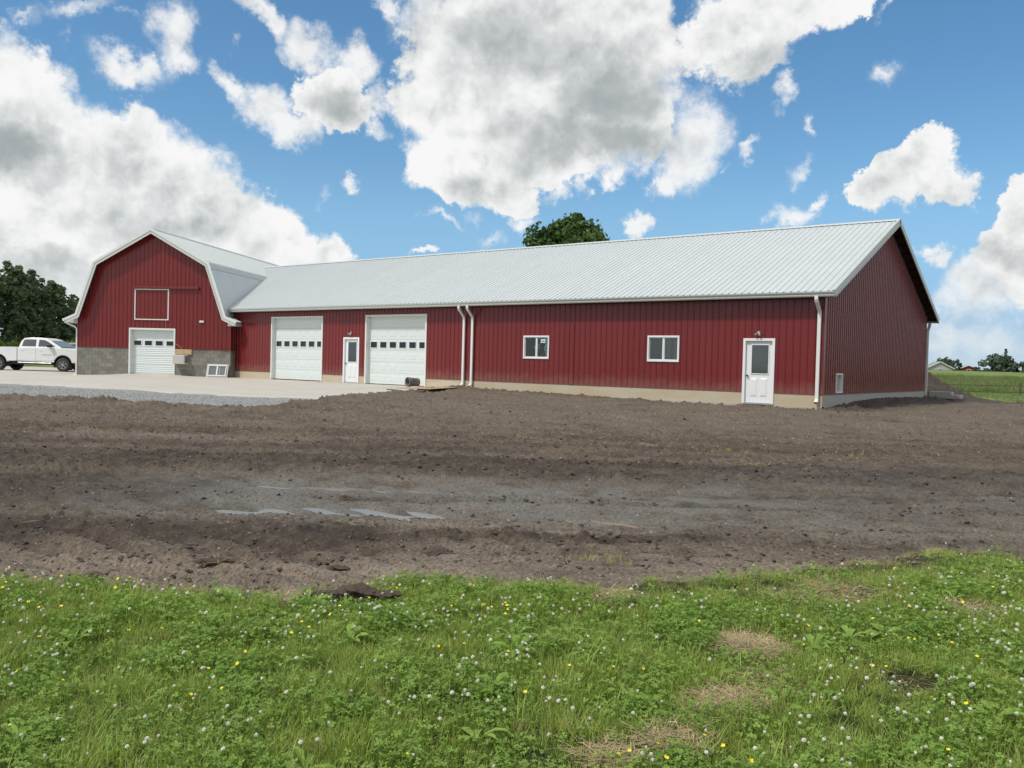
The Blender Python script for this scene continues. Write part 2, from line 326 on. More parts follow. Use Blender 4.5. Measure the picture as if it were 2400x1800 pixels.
def glass_mat(name, tint, ior=1.75, rough=0.0, through=0.75):
    m, nb, out = new_mat(name)
    fr = nb.node('ShaderNodeFresnel'); fr.inputs['IOR'].default_value = ior
    gl = nb.node('ShaderNodeBsdfGlossy'); gl.inputs['Roughness'].default_value = rough; gl.inputs['Color'].default_value = (0.95, 0.98, 0.97, 1)
    P = world_pos(nb); bn = nb.node('ShaderNodeBump'); bn.inputs['Distance'].default_value = 0.003; bn.inputs['Strength'].default_value = 0.5
    nb.put(bn.inputs['Height'], nb.noise(P, 2.2, 2.0)); nb.l.new(bn.outputs[0], gl.inputs['Normal'])
    tr = nb.node('ShaderNodeBsdfTransparent'); tr.inputs['Color'].default_value = tuple(t*through for t in tint) + (1,)
    mx = nb.node('ShaderNodeMixShader'); nb.l.new(fr.outputs[0], mx.inputs[0]); nb.l.new(tr.outputs[0], mx.inputs[1]); nb.l.new(gl.outputs[0], mx.inputs[2])
    nb.l.new(mx.outputs[0], out.inputs[0]); return m
M['glass'] = glass_mat('window_glass', (0.86, 0.92, 0.90))
M['tint'] = glass_mat('tinted_car_glass', (0.25, 0.27, 0.30), 1.6, 0.0, 0.6)
m, nb, out = new_mat('windscreen_glass'); principled(nb, out, (0.20, 0.235, 0.23), 0.16, 0.4); M['screenglass'] = m  # opaque; the pale cloud reflection is put into the base colour
m, nb, out = new_mat('dull_door_glass')
_b = principled(nb, out, (0.020, 0.022, 0.023), 0.06, 0.5); _b.inputs['IOR'].default_value = 2.1; M['doorglass'] = m
m, nb, out = new_mat('overhead_door_glass')
_b = principled(nb, out, (0.014, 0.017, 0.018), 0.08, 0.5); _b.inputs['IOR'].default_value = 1.5; M['odglass'] = m

# ---------------------------------------------------------------- mesh helper
class MB:
    """Collects faces and links them as ONE mesh object. T maps local (u, n, z) to the parent's space."""
    def __init__(s, T=None): s.v = []; s.f = []; s.mi = []; s.T = T or (lambda a, b, c: (a, b, c)); s.cur = 0
    def pt(s, a, b, c): s.v.append(s.T(a, b, c)); return len(s.v) - 1
    def face(s, pts): s.f.append([s.pt(*q) for q in pts]); s.mi.append(s.cur)
    def box(s, a0, a1, b0, b1, c0, c1):
        i = [s.pt(a, b, c) for c in (c0, c1) for b in (b0, b1) for a in (a0, a1)]
        for q in ((0, 2, 3, 1), (4, 5, 7, 6), (0, 1, 5, 4), (2, 6, 7, 3), (0, 4, 6, 2), (1, 3, 7, 5)):
            s.f.append([i[k] for k in q]); s.mi.append(s.cur)
    def prism(s, poly, lo, hi, axis=1):
        """poly in the two other axes, extruded along axis (0, 1 or 2) from lo to hi."""
        def mk(p, t):
            q = list(p); q.insert(axis, t); return s.pt(*q)
        a = [mk(p, lo) for p in poly]; b = [mk(p, hi) for p in poly]
        n = len(poly)
        s.f.append(a[::-1]); s.f.append(b); s.mi += [s.cur]*2
        for i in range(n):
            j = (i+1) % n; s.f.append([a[i], a[j], b[j], b[i]]); s.mi.append(s.cur)
    def frustum(s, r0, z0, r1, z1, flip=False):
        """rectangles r=(a0,a1,c0,c1) at normal offset z0 (base, open) and z1 (top)."""
        def ring(r, b): return [s.pt(r[0], b, r[2]), s.pt(r[1], b, r[2]), s.pt(r[1], b, r[3]), s.pt(r[0], b, r[3])]
        a = ring(r0, z0); b = ring(r1, z1)
        s.f.append(b); s.mi.append(s.cur)
        for i in range(4):
            j = (i+1) % 4; s.f.append([a[i], a[j], b[j], b[i]]); s.mi.append(s.cur)
    def tube(s, path, prof, close=True, up=(0, 0, 1)):
        """sweep a closed 2D profile along a polyline (mitred)."""
        path = [Vector(p) for p in path]; rings = []
        for i, p in enumerate(path):
            d0 = (p - path[i-1]).normalized() if i > 0 else (path[1]-p).normalized()
            d1 = (path[i+1] - p).normalized() if i < len(path)-1 else d0
            t = (d0 + d1).normalized()
            upv = Vector(up)
            if abs(t.dot(upv)) > 0.999: upv = Vector((0, 1, 0))
            x = d0.cross(upv).normalized() if abs(d0.dot(upv)) < 0.99 else d1.cross(upv)
            if x.length < 1e-4: x = Vector((1, 0, 0))
            x.normalize(); y = x.cross(t).normalized()
            k = 1.0 / max(0.5, t.dot(d0))
            rings.append([s.pt(*(p + x*a + y*b*k)) for a, b in prof])
        n = len(prof)
        for i in range(len(rings)-1):
            for j in range(n):
                k = (j+1) % n; s.f.append([rings[i][j], rings[i][k], rings[i+1][k], rings[i+1][j]]); s.mi.append(s.cur)
        s.f.append(rings[0][::-1]); s.f.append(rings[-1]); s.mi += [s.cur]*2
    def pipe(s, path, r, n=8):
        s.tube(path, [(r*math.cos(2*math.pi*i/n), r*math.sin(2*math.pi*i/n)) for i in range(n)])
    def lathe(s, prof, center, axis='y', n=24):
        """prof: (radius, along) pairs turned about an axis through center."""
        rings = []
        for r, t in prof:
            ring = []
            for i in range(n):
                c, q = r*math.cos(2*math.pi*i/n), r*math.sin(2*math.pi*i/n)
                o = {'x': (t, c, q), 'y': (c, t, q), 'z': (c, q, t)}[axis]
                ring.append(s.pt(center[0]+o[0], center[1]+o[1], center[2]+o[2]))
            rings.append(ring)
        for a, b in zip(rings, rings[1:]):
            for i in range(n):
                j = (i+1) % n; s.f.append([a[i], a[j], b[j], b[i]]); s.mi.append(s.cur)
        return rings
    def mesh(s, name, mats, smooth=False):
        me = bpy.data.meshes.new(name); me.from_pydata(s.v, [], s.f)
        for m in (mats if isinstance(mats, (list, tuple)) else [mats]): me.materials.append(m)
        if any(s.mi): me.polygons.foreach_set('material_index', s.mi)
        if smooth: me.polygons.foreach_set('use_smooth', [True]*len(me.polygons))
        me.update(); return me
    def build(s, name, mats, parent=None, smooth=False, label=None, bevel=0.0, fix=True):
        me = s.mesh(name, mats, smooth)
        if fix or bevel:
            import bmesh
            bm = bmesh.new(); bm.from_mesh(me)
            if bevel:
                bmesh.ops.remove_doubles(bm, verts=bm.verts, dist=1e-5)
                ed = [e for e in bm.edges if len(e.link_faces) == 2 and e.calc_face_angle(0) > 0.6]
                bmesh.ops.bevel(bm, geom=ed, offset=bevel, segments=2, affect='EDGES', profile=0.5, clamp_overlap=True)
            bmesh.ops.recalc_face_normals(bm, faces=bm.faces)
            bm.to_mesh(me); bm.free()
        o = bpy.data.objects.new(name, me); COL.objects.link(o)
        if parent is not None: o.parent = parent
        if label: o['label'] = label
        return o

def tag(o, label=None, cat=None, group=None, kind=None):
    if label: o['label'] = label
    if cat: o['category'] = cat
    if group: o['group'] = group
    if kind: o['kind'] = kind
    return o
def thing(name, label, cat, loc=(0, 0, 0), rz=0.0, group=None, parent=None):
    o = bpy.data.objects.new(name, None); COL.objects.link(o); o.location = loc; o.rotation_euler = (0, 0, rz)
    o.empty_display_size = 0.3
    return tag(o, label, cat, group)
def part_empty(name, parent, label=None):
    o = bpy.data.objects.new(name, None); COL.objects.link(o); o.parent = parent
    if label: o['label'] = label
    return o

# ribbed steel sheet: one object per nine-inch strip, cut round the openings
PITCH = 0.2286
RIB = [(0.0, -0.005), (0.005, 0.0), (0.012, 0.0), (0.021, 0.016), (0.035, 0.016), (0.043, 0.0), (0.2236, 0.0), (0.2286, -0.005)]
GABLE_RIB = [(0.0, -0.005), (0.005, 0.0), (0.012, 0.0), (0.024, 0.024), (0.046, 0.024), (0.058, 0.0), (0.122, 0.0), (0.130, 0.006), (0.148, 0.006), (0.156, 0.0), (0.2236, 0.0), (0.2286, -0.005)]
LOW_RIB = [(0.0, -0.003), (0.006, 0.0), (0.012, 0.0), (0.026, 0.006), (0.046, 0.006), (0.060, 0.0), (0.2226, 0.0), (0.2286, -0.003)]
ROOF_RIB = [(0.0, -0.010), (0.006, 0.0), (0.012, 0.0), (0.025, 0.026), (0.047, 0.026), (0.060, 0.0), (0.2206, 0.0), (0.2286, -0.010)]
def strips(name, T, u0, u1, bot, top, mat, parent, openings=(), prof=RIB, breaks=(), thick=0.0, direction=1):
    """bot(u), top(u) give the sheet's lower and upper edge; openings are (u0, u1, z0, z1)."""
    n = int(math.ceil((u1-u0)/PITCH - 1e-6)); made = []
    for i in range(n):
        a = u0 + i*PITCH if direction > 0 else u1 - (i+1)*PITCH
        b = a + PITCH
        us = [(a+x, h) for x, h in prof if u0-1e-6 <= a+x <= u1+1e-6]
        def hat(u):
            x = u-a
            for (x0, h0), (x1, h1) in zip(prof, prof[1:]):
                if x0-1e-9 <= x <= x1+1e-9: return h0 + (h1-h0)*(x-x0)/max(1e-9, x1-x0)
            return 0.0
        extra = [e for o in openings for e in o[:2]] + list(breaks) + [u0, u1]
        for e in extra:
            if a+1e-4 < e < b-1e-4 and u0-1e-6 <= e <= u1+1e-6: us.append((e, hat(e)))
        us = sorted(set((round(x, 5), h) for x, h in us))
        if len(us) < 2: continue
        cols = []
        for (x0, h0), (x1, h1) in zip(us, us[1:]):
            if x1-x0 < 1e-5: continue
            mid = (x0+x1)/2
            cuts = sorted((o[2], o[3]) for o in openings if o[0] < mid < o[1])
            zb0, zb1, zt0, zt1 = bot(x0), bot(x1), top(x0), top(x1)
            segs = []; cur = (zb0, zb1)
            for c0, c1 in cuts:
                if c0 > max(cur): segs.append((cur, (c0, c0)))
                else: segs.append(None)
                cur = (max(cur[0], c1), max(cur[1], c1))
            segs.append((cur, (zt0, zt1)) if min(zt0, zt1) > min(cur) else None)
            cols.append(((x0, h0, x1, h1), segs))
        np_ = len(cols[0][1]); split = np_ > 1 and all(len(sg) == np_ for _, sg in cols)      # openings span the whole strip: separate pieces
        for piece in (range(np_) if split else (None,)):
            m = MB(T)
            for (x0, h0, x1, h1), segs in cols:
                for k, sg in enumerate(segs):
                    if sg is None or (piece is not None and k != piece): continue
                    (q0, q1), (p0, p1) = sg
                    m.face([(x0, h0, q0), (x1, h1, q1), (x1, h1, p1), (x0, h0, p0)])
            if m.f: made.append(m.build(name, mat, parent, fix=False))
    return made

# ---------------------------------------------------------------- the long shed (red steel, front wall along X at y = 0)
SW, EZ, RZ, OVF, OVR = 14.605, 3.192, 6.472, 0.392, 0.401
XL = -34.0; XLR = -37.75
shed = thing('long_shed', 'long red steel shed with ribbed grey roof, two overhead doors and a cream foundation', 'building', (0, 0, 0))
slope = (RZ-EZ)/(SW/2+OVF); ca = 1/math.hypot(1, slope); sa = slope*ca; SLEN = (SW/2+OVF)/ca
roof_z = lambda y: RZ - abs(y-SW/2)*slope
TF = lambda u, n, z: (u, -n, z)            # front wall: n is outward
TG = lambda u, n, z: (n, u, z)             # right gable wall
WIN1 = (-11.533, -10.316, 0.936, 1.833); WIN2 = (-6.108, -4.880, 0.924, 1.837)
DR = (-2.588, -1.528, -0.371, 1.750); DL = (-21.877, -20.817, -0.340, 1.748)
G1 = (-27.194, -23.326, -0.338, 2.758); G2 = (-20.433, -16.669, -0.346, 2.758)
ins = lambda o, d=0.03: (o[0]+d, o[1]-d, o[2]-0.2 if o[2] < 0 else o[2]+d, o[3]-d)
fo = [ins(o) for o in (WIN1, WIN2, DR, DL, G1, G2)]
strips('siding_panel', TF, -31.6, -0.06, lambda u: 0.0, lambda u: 3.05, M['red'], shed, fo, RIB, direction=-1)
VENT = (1.311, 2.018, 0.039, 0.678)
strips('siding_panel', TG, 0.07, SW, lambda u: 0.0, lambda u: roof_z(u)-0.10, M['red'], shed, [ins(VENT)], GABLE_RIB, breaks=[SW/2])
m = MB(); m.box(-0.09, 0.021, -0.024, 0.0, 0.0, 3.02); m.box(0.001, 0.022, -0.0, 0.09, 0.0, 3.02); m.build('corner_trim', M['red'], shed)
# base angle under the siding, slightly proud of the foundation
m = MB(TF)
xs = [-31.6, G1[0], G1[1], DL[0], DL[1], G2[0], G2[1], DR[0], DR[1], 0.0]
for a, b in zip(xs[0::2], xs[1::2]): m.box(a, b, -0.02, 0.012, -0.012, 0.004)
m.build('base_trim', M['red'], shed)
# foundation
m = MB(TF)
for a, b in zip(xs[0::2], xs[1::2]): m.box(a, b, -0.25, -0.004, -1.2, -0.012)
for a, b, z in ((G1[0], G1[1], -0.36), (DL[0], DL[1], -0.36), (G2[0], G2[1], -0.36), (DR[0], DR[1], -0.40)): m.box(a, b, -0.25, -0.008, -1.2, z)
m.build('foundation', M['foundation'], shed)
m = MB(TG); m.box(0.006, SW+0.02, -0.25, -0.003, -1.2, -0.010); m.build('foundation', M['foundation_grey'], shed, label='pale grey foundation wall under the gable end')
m = MB(TG); m.box(0.05, SW+0.012, -0.02, 0.012, -0.012, 0.004); m.build('base_trim', M['red'], shed)
# plain walls that close the building out of sight
m = MB(); m.box(XL, 0.0, SW, SW+0.03, -1.2, 3.05); m.build('back_wall', M['red'], shed)
m = MB(); m.prism([(0.0, -1.2), (SW, -1.2), (SW, 3.1), (SW/2, RZ-0.2), (0.0, 3.1)], XL, XL+0.03, axis=0); m.build('end_wall', M['red'], shed)
m = MB(); m.box(XL, 0, 0, SW, -0.42, -0.38); m.build('floor_slab', M['pad'], shed)

# roof: strips on the front slope, one sheet behind, boards beneath, ridge cap, rake and eave trim
TR = lambda u, n, v: (u, -OVF + v*ca - n*sa, EZ + v*sa + n*ca)
TRB = lambda u, n, v: (u, SW+OVF - v*ca + n*sa, EZ + v*sa + n*ca)
strips('roof_panel', TR, XLR, OVR, lambda u: -0.03, lambda u: SLEN, M['roof'], shed, (), ROOF_RIB, direction=-1)
strips('roof_panel', TRB, -3.2, OVR, lambda u: -0.03, lambda u: SLEN, M['roof'], shed, (), ROOF_RIB, direction=-1)
m = MB(TRB); m.box(XL, -3.2, -0.01, 0.012, -0.03, SLEN); m.build('roof_sheet', M['roof'], shed, label='far slope of the shed roof')
for T in (TR, TRB):
    m = MB(T); m.box(XLR if T is TR else XL, OVR-0.03, -0.055, -0.012, -0.02, SLEN-0.02); m.build('roof_deck', M['soffit'], shed)
    for v in (0.1, 0.75, 1.4, 2.05, 2.7, 3.35, 4.0, 4.65, 5.3, 5.95, 6.6, 7.25, 7.9):
        m = MB(T); m.box(-0.4, OVR-0.04, -0.13, -0.056, v, v+0.04); m.build('purlin', M['soffit'], shed)
m = MB(); m.prism([(SW/2-0.17, RZ-0.17*slope+0.034), (SW/2, RZ+0.052), (SW/2+0.17, RZ-0.17*slope+0.034), (SW/2, RZ+0.028)], XLR, OVR+0.012, axis=0)
m.build('ridge_cap', M['roof'], shed)
for T in (TR, TRB):
    m = MB(T)
    m.box(OVR-0.005, OVR+0.022, -0.17, 0.012, -0.04, SLEN+0.012)
    m.box(OVR-0.075, OVR+0.023, 0.027, 0.034, -0.04, SLEN+0.012)
    m.box(OVR-0.005, OVR+0.036, -0.185, -0.16, -0.04, SLEN+0.012)
    m.build('rake_trim', M['gutter'], shed)
m = MB(); m.box(XL, OVR-0.006, -OVF+0.005, -OVF+0.03, 3.01, EZ-0.03); m.build('fascia', M['white'], shed)
# K-style gutter along the front eave
gp = [(-OVF+0.0, 3.02), (-OVF-0.06, 3.02), (-OVF-0.075, 3.05), (-OVF-0.075, 3.075), (-OVF-0.105, 3.12), (-OVF-0.118, 3.145), (-OVF-0.118, 3.168), (-OVF-0.095, 3.168), (-OVF-0.095, 3.15), (-OVF-0.010, 3.09), (-OVF-0.010, 3.165), (-OVF+0.0, 3.165)]
m = MB(); m.prism(gp, -31.2, OVR+0.01, axis=0); m.build('gutter', M['gutter'], shed)
m = MB(); m.box(XL, OVR, SW+OVF-0.005, SW+OVF+0.11, 3.03, 3.16); m.build('gutter', M['gutter'], shed)
m = MB(); m.box(XL, -0.001, -OVF+0.03, -0.001, 3.02, 3.03); m.build('soffit', M['soffit'], shed)
RP = [(-0.053, -0.038), (0.053, -0.038), (0.053, 0.038), (-0.053, 0.038)]
def downspout(x, path, lbl):
    m = MB(); m.tube([(x, *q) for q in path], RP, up=(1, 0, 0)) if False else m.tube([(x, *q) for q in path], [(b, a) for a, b in RP], up=(1, 0, 0))
    d = m.build('downspout', M['white'], shed, label=lbl, bevel=0.012)
    m = MB(); (y, z), (y0, z0) = path[-1], path[-2]
    t = Vector((0, y-y0, z-z0)).normalized(); c = Vector((x, y, z)) + t*0.002; n = Vector((0, -t.z, t.y))
    m.face([tuple(c + Vector((sx*0.043, 0, 0)) + n*sy*0.029) for sx, sy in ((-1, -1), (1, -1), (1, 1), (-1, 1))])
    m.build('outlet', M['black'], d, fix=False)
    return d
pth = [(-0.44, 3.04), (-0.44, 2.93), (-0.40, 2.86), (-0.13, 2.62), (-0.085, 2.55), (-0.085, -0.11), (-0.11, -0.18), (-0.235, -0.24)]
downspout(-14.54, pth, 'left one of the paired downspouts'); downspout(-14.09, pth, 'right one of the paired downspouts')
downspout(-0.13, pth[:-3] + [(-0.085, -0.12), (-0.11, -0.20), (-0.20, -0.25)], 'downspout at the front corner of the gable end')
m = MB(); m.tube([(0.03, q[0], q[1]) for q in ((SW+0.44, 3.04), (SW+0.44, 2.95), (SW+0.12, 2.66), (SW+0.10, 2.55), (SW+0.10, -0.2))], [(b, a) for a, b in RP], up=(1, 0, 0))
m.build('downspout', M['white'], shed, label='downspout at the back corner of the gable end')
# smooth splice strip in the front wall
m = MB(TF); m.box(-9.36, -9.20, 0.0, 0.0225, 0.0, 2.3); m.build('splice_strip', M['red'], shed, label='smooth splice strip between the two windows')

# ---- openings
def ring(m, o, w, n0, n1, bottom=True, wb=None):
    u0, u1, z0, z1 = o; wb = wb or w
    zb = z0 + wb if bottom else z0
    m.box(u0, u0+w, n0, n1, zb, z1-w); m.box(u1-w, u1, n0, n1, zb, z1-w); m.box(u0, u1, n0, n1, z1-w, z1)
    if bottom: m.box(u0, u1, n0, n1, z0, z0+wb)

def sliding_window(parent, T, o, label):
    w = part_empty('window', parent, label)
    m = MB(T); ring(m, o, 0.062, -0.06, 0.040); m.build('frame', M['doorwhite'], w, bevel=0.006)
    u0, u1, z0, z1 = o[0]+0.062, o[1]-0.062, o[2]+0.062, o[3]-0.062
    mid = (u0+u1)/2
    m = MB(T); m.box(mid-0.028, mid+0.028, -0.05, 0.018, z0, z1); m.build('meeting_rail', M['doorwhite'], w, bevel=0.004)
    for k, (a, b, n) in enumerate(((u0, mid-0.028, -0.030), (mid+0.028, u1, -0.012))):
        m = MB(T); ring(m, (a, b, z0, z1), 0.022, n-0.012, n+0.012); m.build('sash', M['doorwhite'], w)
        m = MB(T); m.box(a+0.022, b-0.022, n-0.004, n+0.004, z0+0.022, z1-0.022); m.build('pane', M['glass'], w)
    return w, (u0, u1, z0, z1, mid)
w1, (a, b, c, d, mid) = sliding_window(shed, TF, WIN1, 'sliding window with a paper sticker in its right pane')
m = MB(TF); m.box(mid+0.20, mid+0.40, -0.006, -0.0055, c+0.56, c+0.70); m.cur = 1
m.face([(mid+0.225, -0.0045, c+0.605), (mid+0.375, -0.0045, c+0.605), (mid+0.365, -0.0045, c+0.64), (mid+0.235, -0.0045, c+0.64)])
m.face([(mid+0.27, -0.004, c+0.60), (mid+0.33, -0.004, c+0.60), (mid+0.30, -0.004, c+0.68)])
m.build('sticker', [M['paper'], M['ink']], w1, fix=False)
m = MB(TF); m.face([(a+0.05, -0.55, c+0.02), (mid+0.3, -0.55, c+0.02), (mid+0.3, -0.80, c+0.30), (a+0.05, -0.80, c+0.32)])
m.face([(mid+0.05, -0.30, c-0.10), (b-0.02, -0.30, c-0.12), (b-0.02, -0.50, c+0.10), (mid+0.05, -0.50, c+0.19)])
m.build('inside_boards', M['sheet'], w1, fix=False)
m = MB(TF); m.box(b-0.13, b-0.02, -0.06, -0.02, c+0.03, c+0.11); m.build('latch_box', M['black'], w1)
w2, (a, b, c, d, mid) = sliding_window(shed, TF, WIN2, 'sliding window with a pale sheet hung inside its right pane')
m = MB(TF)
import itertools
for k in range(14):      # crumpled plastic sheet in horizontal folds
    z0, z1 = c + (d-c)*k/14, c + (d-c)*(k+1)/14
    m.face([(mid-0.02, -0.16-0.02*(k % 2), z0), (b+0.02, -0.16-0.02*((k+1) % 2)-0.01, z0), (b+0.02, -0.16-0.02*(k % 2), z1), (mid-0.02, -0.16-0.02*((k+1) % 2), z1)])
m.build('inside_sheet', M['sheet'], w2, fix=False)
m = MB(TF); m.box(mid+0.22, mid+0.30, -0.15, -0.09, c, d); m.build('stud', M['stud'], w2)

def walk_door(parent, T, o, label):
    dr = part_empty('walk_door', parent, label)
    m = MB(T); ring(m, o, 0.085, -0.13, 0.034, bottom=False); m.build('door_frame', M['doorwhite'], dr, bevel=0.006)
    u0, u1, z0, z1 = o[0]+0.085, o[1]-0.085, o[2]+0.03, o[3]-0.085
    w = u1-u0; h = z1-z0
    m = MB(T); m.box(u0+0.004, u1-0.004, -0.095, -0.05, z0, z1-0.004)
    lu0, lu1, lz0, lz1 = u0+w*0.22, u1-w*0.16, z0+h*0.475, z1-h*0.065
    for (p, q) in ((u0+w*0.18, u0+w*0.455), (u0+w*0.545, u0+w*0.82)):          # two raised panels
        pz0, pz1 = z0+h*0.10, z0+h*0.40
        m.frustum((p, q, pz0, pz1), -0.05, (p+0.018, q-0.018, pz0+0.018, pz1-0.018), -0.038)
        m.frustum((p+0.035, q-0.035, pz0+0.035, pz1-0.035), -0.038, (p+0.055, q-0.055, pz0+0.055, pz1-0.055), -0.030)
    m.build('door_leaf', M['doorwhite'], dr)
    m = MB(T); ring(m, (lu0-0.03, lu1+0.03, lz0-0.03, lz1+0.03), 0.03, -0.052, -0.030); m.build('lite_frame', M['doorwhite'], dr, bevel=0.005)
    m = MB(T); m.box(lu0, lu1, -0.052, -0.044, lz0, lz1); m.build('pane', M['doorglass'], dr)
    m = MB(T); m.box(o[0]+0.02, o[1]-0.02, -0.13, 0.03, o[2]-0.02, o[2]+0.028); m.build('threshold', M['grey'], dr)
    kz = z0+h*0.435; ku = u0+0.075
    m = MB(T); m.lathe([(0.0, 0.018), (0.03, 0.016), (0.036, 0.0), (0.03, -0.018), (0.014, -0.024), (0.014, -0.05)], (ku, 0.0, kz), 'y', 12); m.build('knob', M['black'], dr, smooth=True)
walk_door(shed, TF, DR, 'walk door with a window in its upper half beside the gable corner')
walk_door(shed, TF, DL, 'walk door between the two overhead doors')

def wall_light(parent, T, u, z, label):
    w = part_empty('wall_light', parent, label)
    m = MB(T); m.lathe([(0.0, 0.045), (0.045, 0.045), (0.055, 0.03), (0.055, 0.0)], (u, 0, z), 'y', 14); m.build('mount', M['grey'], w, smooth=True)
    for s in (-1, 1):
        m = MB(T); m.tube([(u+s*0.02, 0.05, z), (u+s*0.03, 0.075, z-0.012), (u+s*0.04, 0.09, z-0.03)], [(0.012*math.cos(t*math.pi/3), 0.012*math.sin(t*math.pi/3)) for t in range(6)])
        ax = Vector((s*0.35, 0.55, -0.5)).normalized(); base = Vector((u+s*0.04, 0.09, z-0.03))
        x = ax.cross(Vector((0, 0, 1))).normalized(); y = ax.cross(x)
        rings = []
        for r, t in ((0.02, 0.0), (0.026, 0.02), (0.036, 0.05), (0.040, 0.07), (0.028, 0.07)):
            rings.append([m.pt(*(base + ax*t + (x*math.cos(i*math.pi/6)+y*math.sin(i*math.pi/6))*r)) for i in range(12)])
        for p, q in zip(rings, rings[1:]):
            for i in range(12): m.f.append([p[i], p[(i+1) % 12], q[(i+1) % 12], q[i]]); m.mi.append(0)
        m.f.append(rings[-1]); m.mi.append(0)
        m.build('lamp_head', M['lens'] if s > 0 else M['grey'], w, smooth=True)
wall_light(shed, TF, -2.08, 1.93, 'twin lamp above the walk door by the corner')
wall_light(shed, TF, -21.38, 1.95, 'twin lamp above the walk door between the overhead doors')

def overhead_door(parent, T, o, label, nsec, winsec, nwin, style, zfloor):
    dr = part_empty('overhead_door', parent, label)
    m = MB(T); ring(m, o, 0.085, -0.20, 0.040, bottom=False); m.build('door_trim', M['white'], dr, bevel=0.006)
    u0, u1, z0, z1 = o[0]+0.085, o[1]-0.085, zfloor, o[3]-0.085
    m = MB(T); m.box(u0, u0+0.05, -0.17, -0.135, z0, z1); m.box(u1-0.05, u1, -0.17, -0.135, z0, z1); m.box(u0, u1, -0.17, -0.135, z1-0.05, z1); m.build('stop_strip', M['white'], dr)
    h = (z1-z0)/nsec; du = (u1-u0)/nwin
    for k in range(nsec):
        s0, s1 = z0+k*h+0.003, z0+(k+1)*h-0.003
        m = MB(T); m.box(u0+0.01, u1-0.01, -0.22, -0.175, s0, s1)
        if k == winsec:
            for j in range(nwin):
                c = u0 + (j+0.5)*du; ww, wh = du*0.39, h*0.33; cz = (s0+s1)/2
                ring(m, (c-ww, c+ww, cz-wh, cz+wh), 0.035, -0.176, -0.158)
        elif style == 'panel':
            for j in range(nwin):
                p, q = u0+j*du+du*0.11, u0+(j+1)*du-du*0.11; pz0, pz1 = s0+h*0.16, s1-h*0.16
                m.frustum((p, q, pz0, pz1), -0.175, (p+0.02, q-0.02, pz0+0.02, pz1-0.02), -0.182)
                m.frustum((p+0.03, q-0.03, pz0+0.03, pz1-0.03), -0.1755, (p+0.055, q-0.055, pz0+0.055, pz1-0.055), -0.167)
        else:
            for j in range(4):
                pz = s0+h*(0.10+0.22*j); m.frustum((u0+0.02, u1-0.02, pz, pz+h*0.13), -0.175, (u0+0.035, u1-0.035, pz+0.012, pz+h*0.13-0.012), -0.164)
        m.build('door_section', M['door'], dr)
    for j in range(nwin):
        c = u0 + (j+0.5)*du; ww, wh = du*0.39-0.035, h*0.33-0.035; cz = z0+(winsec+0.5)*h
        m = MB(T); m.box(c-ww, c+ww, -0.178, -0.170, cz-wh, cz+wh); m.build('pane', M['odglass'], dr)
    m = MB(T); m.box(u0, u1, -0.21, -0.178, z0-0.035, z0+0.004); m.build('bottom_seal', M['black'], dr)
overhead_door(shed, TF, G1, 'overhead door nearest the gambrel barn', 6, 3, 6, 'panel', -0.32)
overhead_door(shed, TF, G2, 'overhead door between the walk door and the downspouts', 6, 3, 6, 'panel', -0.33)

# framed louvre hole low in the gable wall
vt = part_empty('wall_vent', shed, 'framed white vent opening low in the gable wall')
m = MB(TG); ring(m, VENT, 0.05, -0.10, 0.045); m.build('frame', M['white'], vt)
m = MB(TG); m.box(VENT[0]+0.05, VENT[1]-0.05, -0.13, -0.06, VENT[2]+0.05, VENT[3]-0.05); m.build('back_panel', M['foundation_grey'], vt)

# ---------------------------------------------------------------- the gambrel barn, set at an angle to the shed (own axes: x along its front, y inwards)
BTH = 0.517479; BO = (-29.889, -0.489, 0.0); WB = 8.490
barn = thing('gambrel_barn', 'red gambrel barn on a grey concrete block base at the left end of the shed', 'barn', BO, BTH)
HB = WB/2; BCX = -HB; BLEN = 17.0; BZS = 1.058
OUT = [(-4.72, 2.49), (-4.13, 2.74), (-3.174, 5.46), (0.0, 7.215), (3.174, 5.46), (4.13, 2.74), (4.72, 2.49)]
def gam(x, drop=0.0):
    x = x - BCX
    for (a, za), (b, zb) in zip(OUT, OUT[1:]):
        if a-1e-9 <= x <= b+1e-9: return za + (zb-za)*(x-a)/(b-a) - drop
    return 2.4
BDR = (-5.591, -3.020, -0.300, 2.093); LOFT = (-5.294, -3.401, 2.520, 4.134)
strips('siding_panel', TF, -WB, -0.04, lambda u: BZS, lambda u: gam(u, 0.12), M['red'], barn, [ins(BDR), ins(LOFT, 0.02)], RIB, breaks=[BCX, BCX-3.174, BCX+3.174, BCX-4.13, BCX+4.13], direction=-1)
TS = lambda u, n, z: (n, u, z)             # right side wall
strips('siding_panel', TS, 0.05, 1.2, lambda u: BZS, lambda u: 2.75, M['red'], barn, (), RIB)
m = MB(); m.box(-0.075, 0.022, -0.024, 0.0, BZS, 2.6); m.box(0.001, 0.022, 0.001, 0.07, BZS, 2.6); m.box(-WB-0.022, -WB+0.05, -0.0235, 0.0, BZS, 2.55); m.build('corner_trim', M['red'], barn)
m = MB(); m.box(-WB-0.01, BDR[0]+0.01, -0.034, 0.02, BZS-0.02, BZS+0.006); m.box(BDR[1]-0.01, 0.034, -0.034, 0.02, BZS-0.02, BZS+0.006); m.box(0.003, 0.034, 0.021, 1.2, BZS-0.02, BZS+0.006); m.build('base_trim', M['red'], barn)
m = MB(); m.box(-WB-0.002, -WB+0.02, 0.0, BLEN, -1.0, 2.7); m.build('side_wall', M['red'], barn)
m = MB(); m.prism([(-WB, -1.0)] + [(BCX+a, b-0.1) for a, b in OUT[1:-1]] + [(0.0, -1.0)], BLEN-0.03, BLEN, axis=1); m.build('back_wall', M['red'], barn)
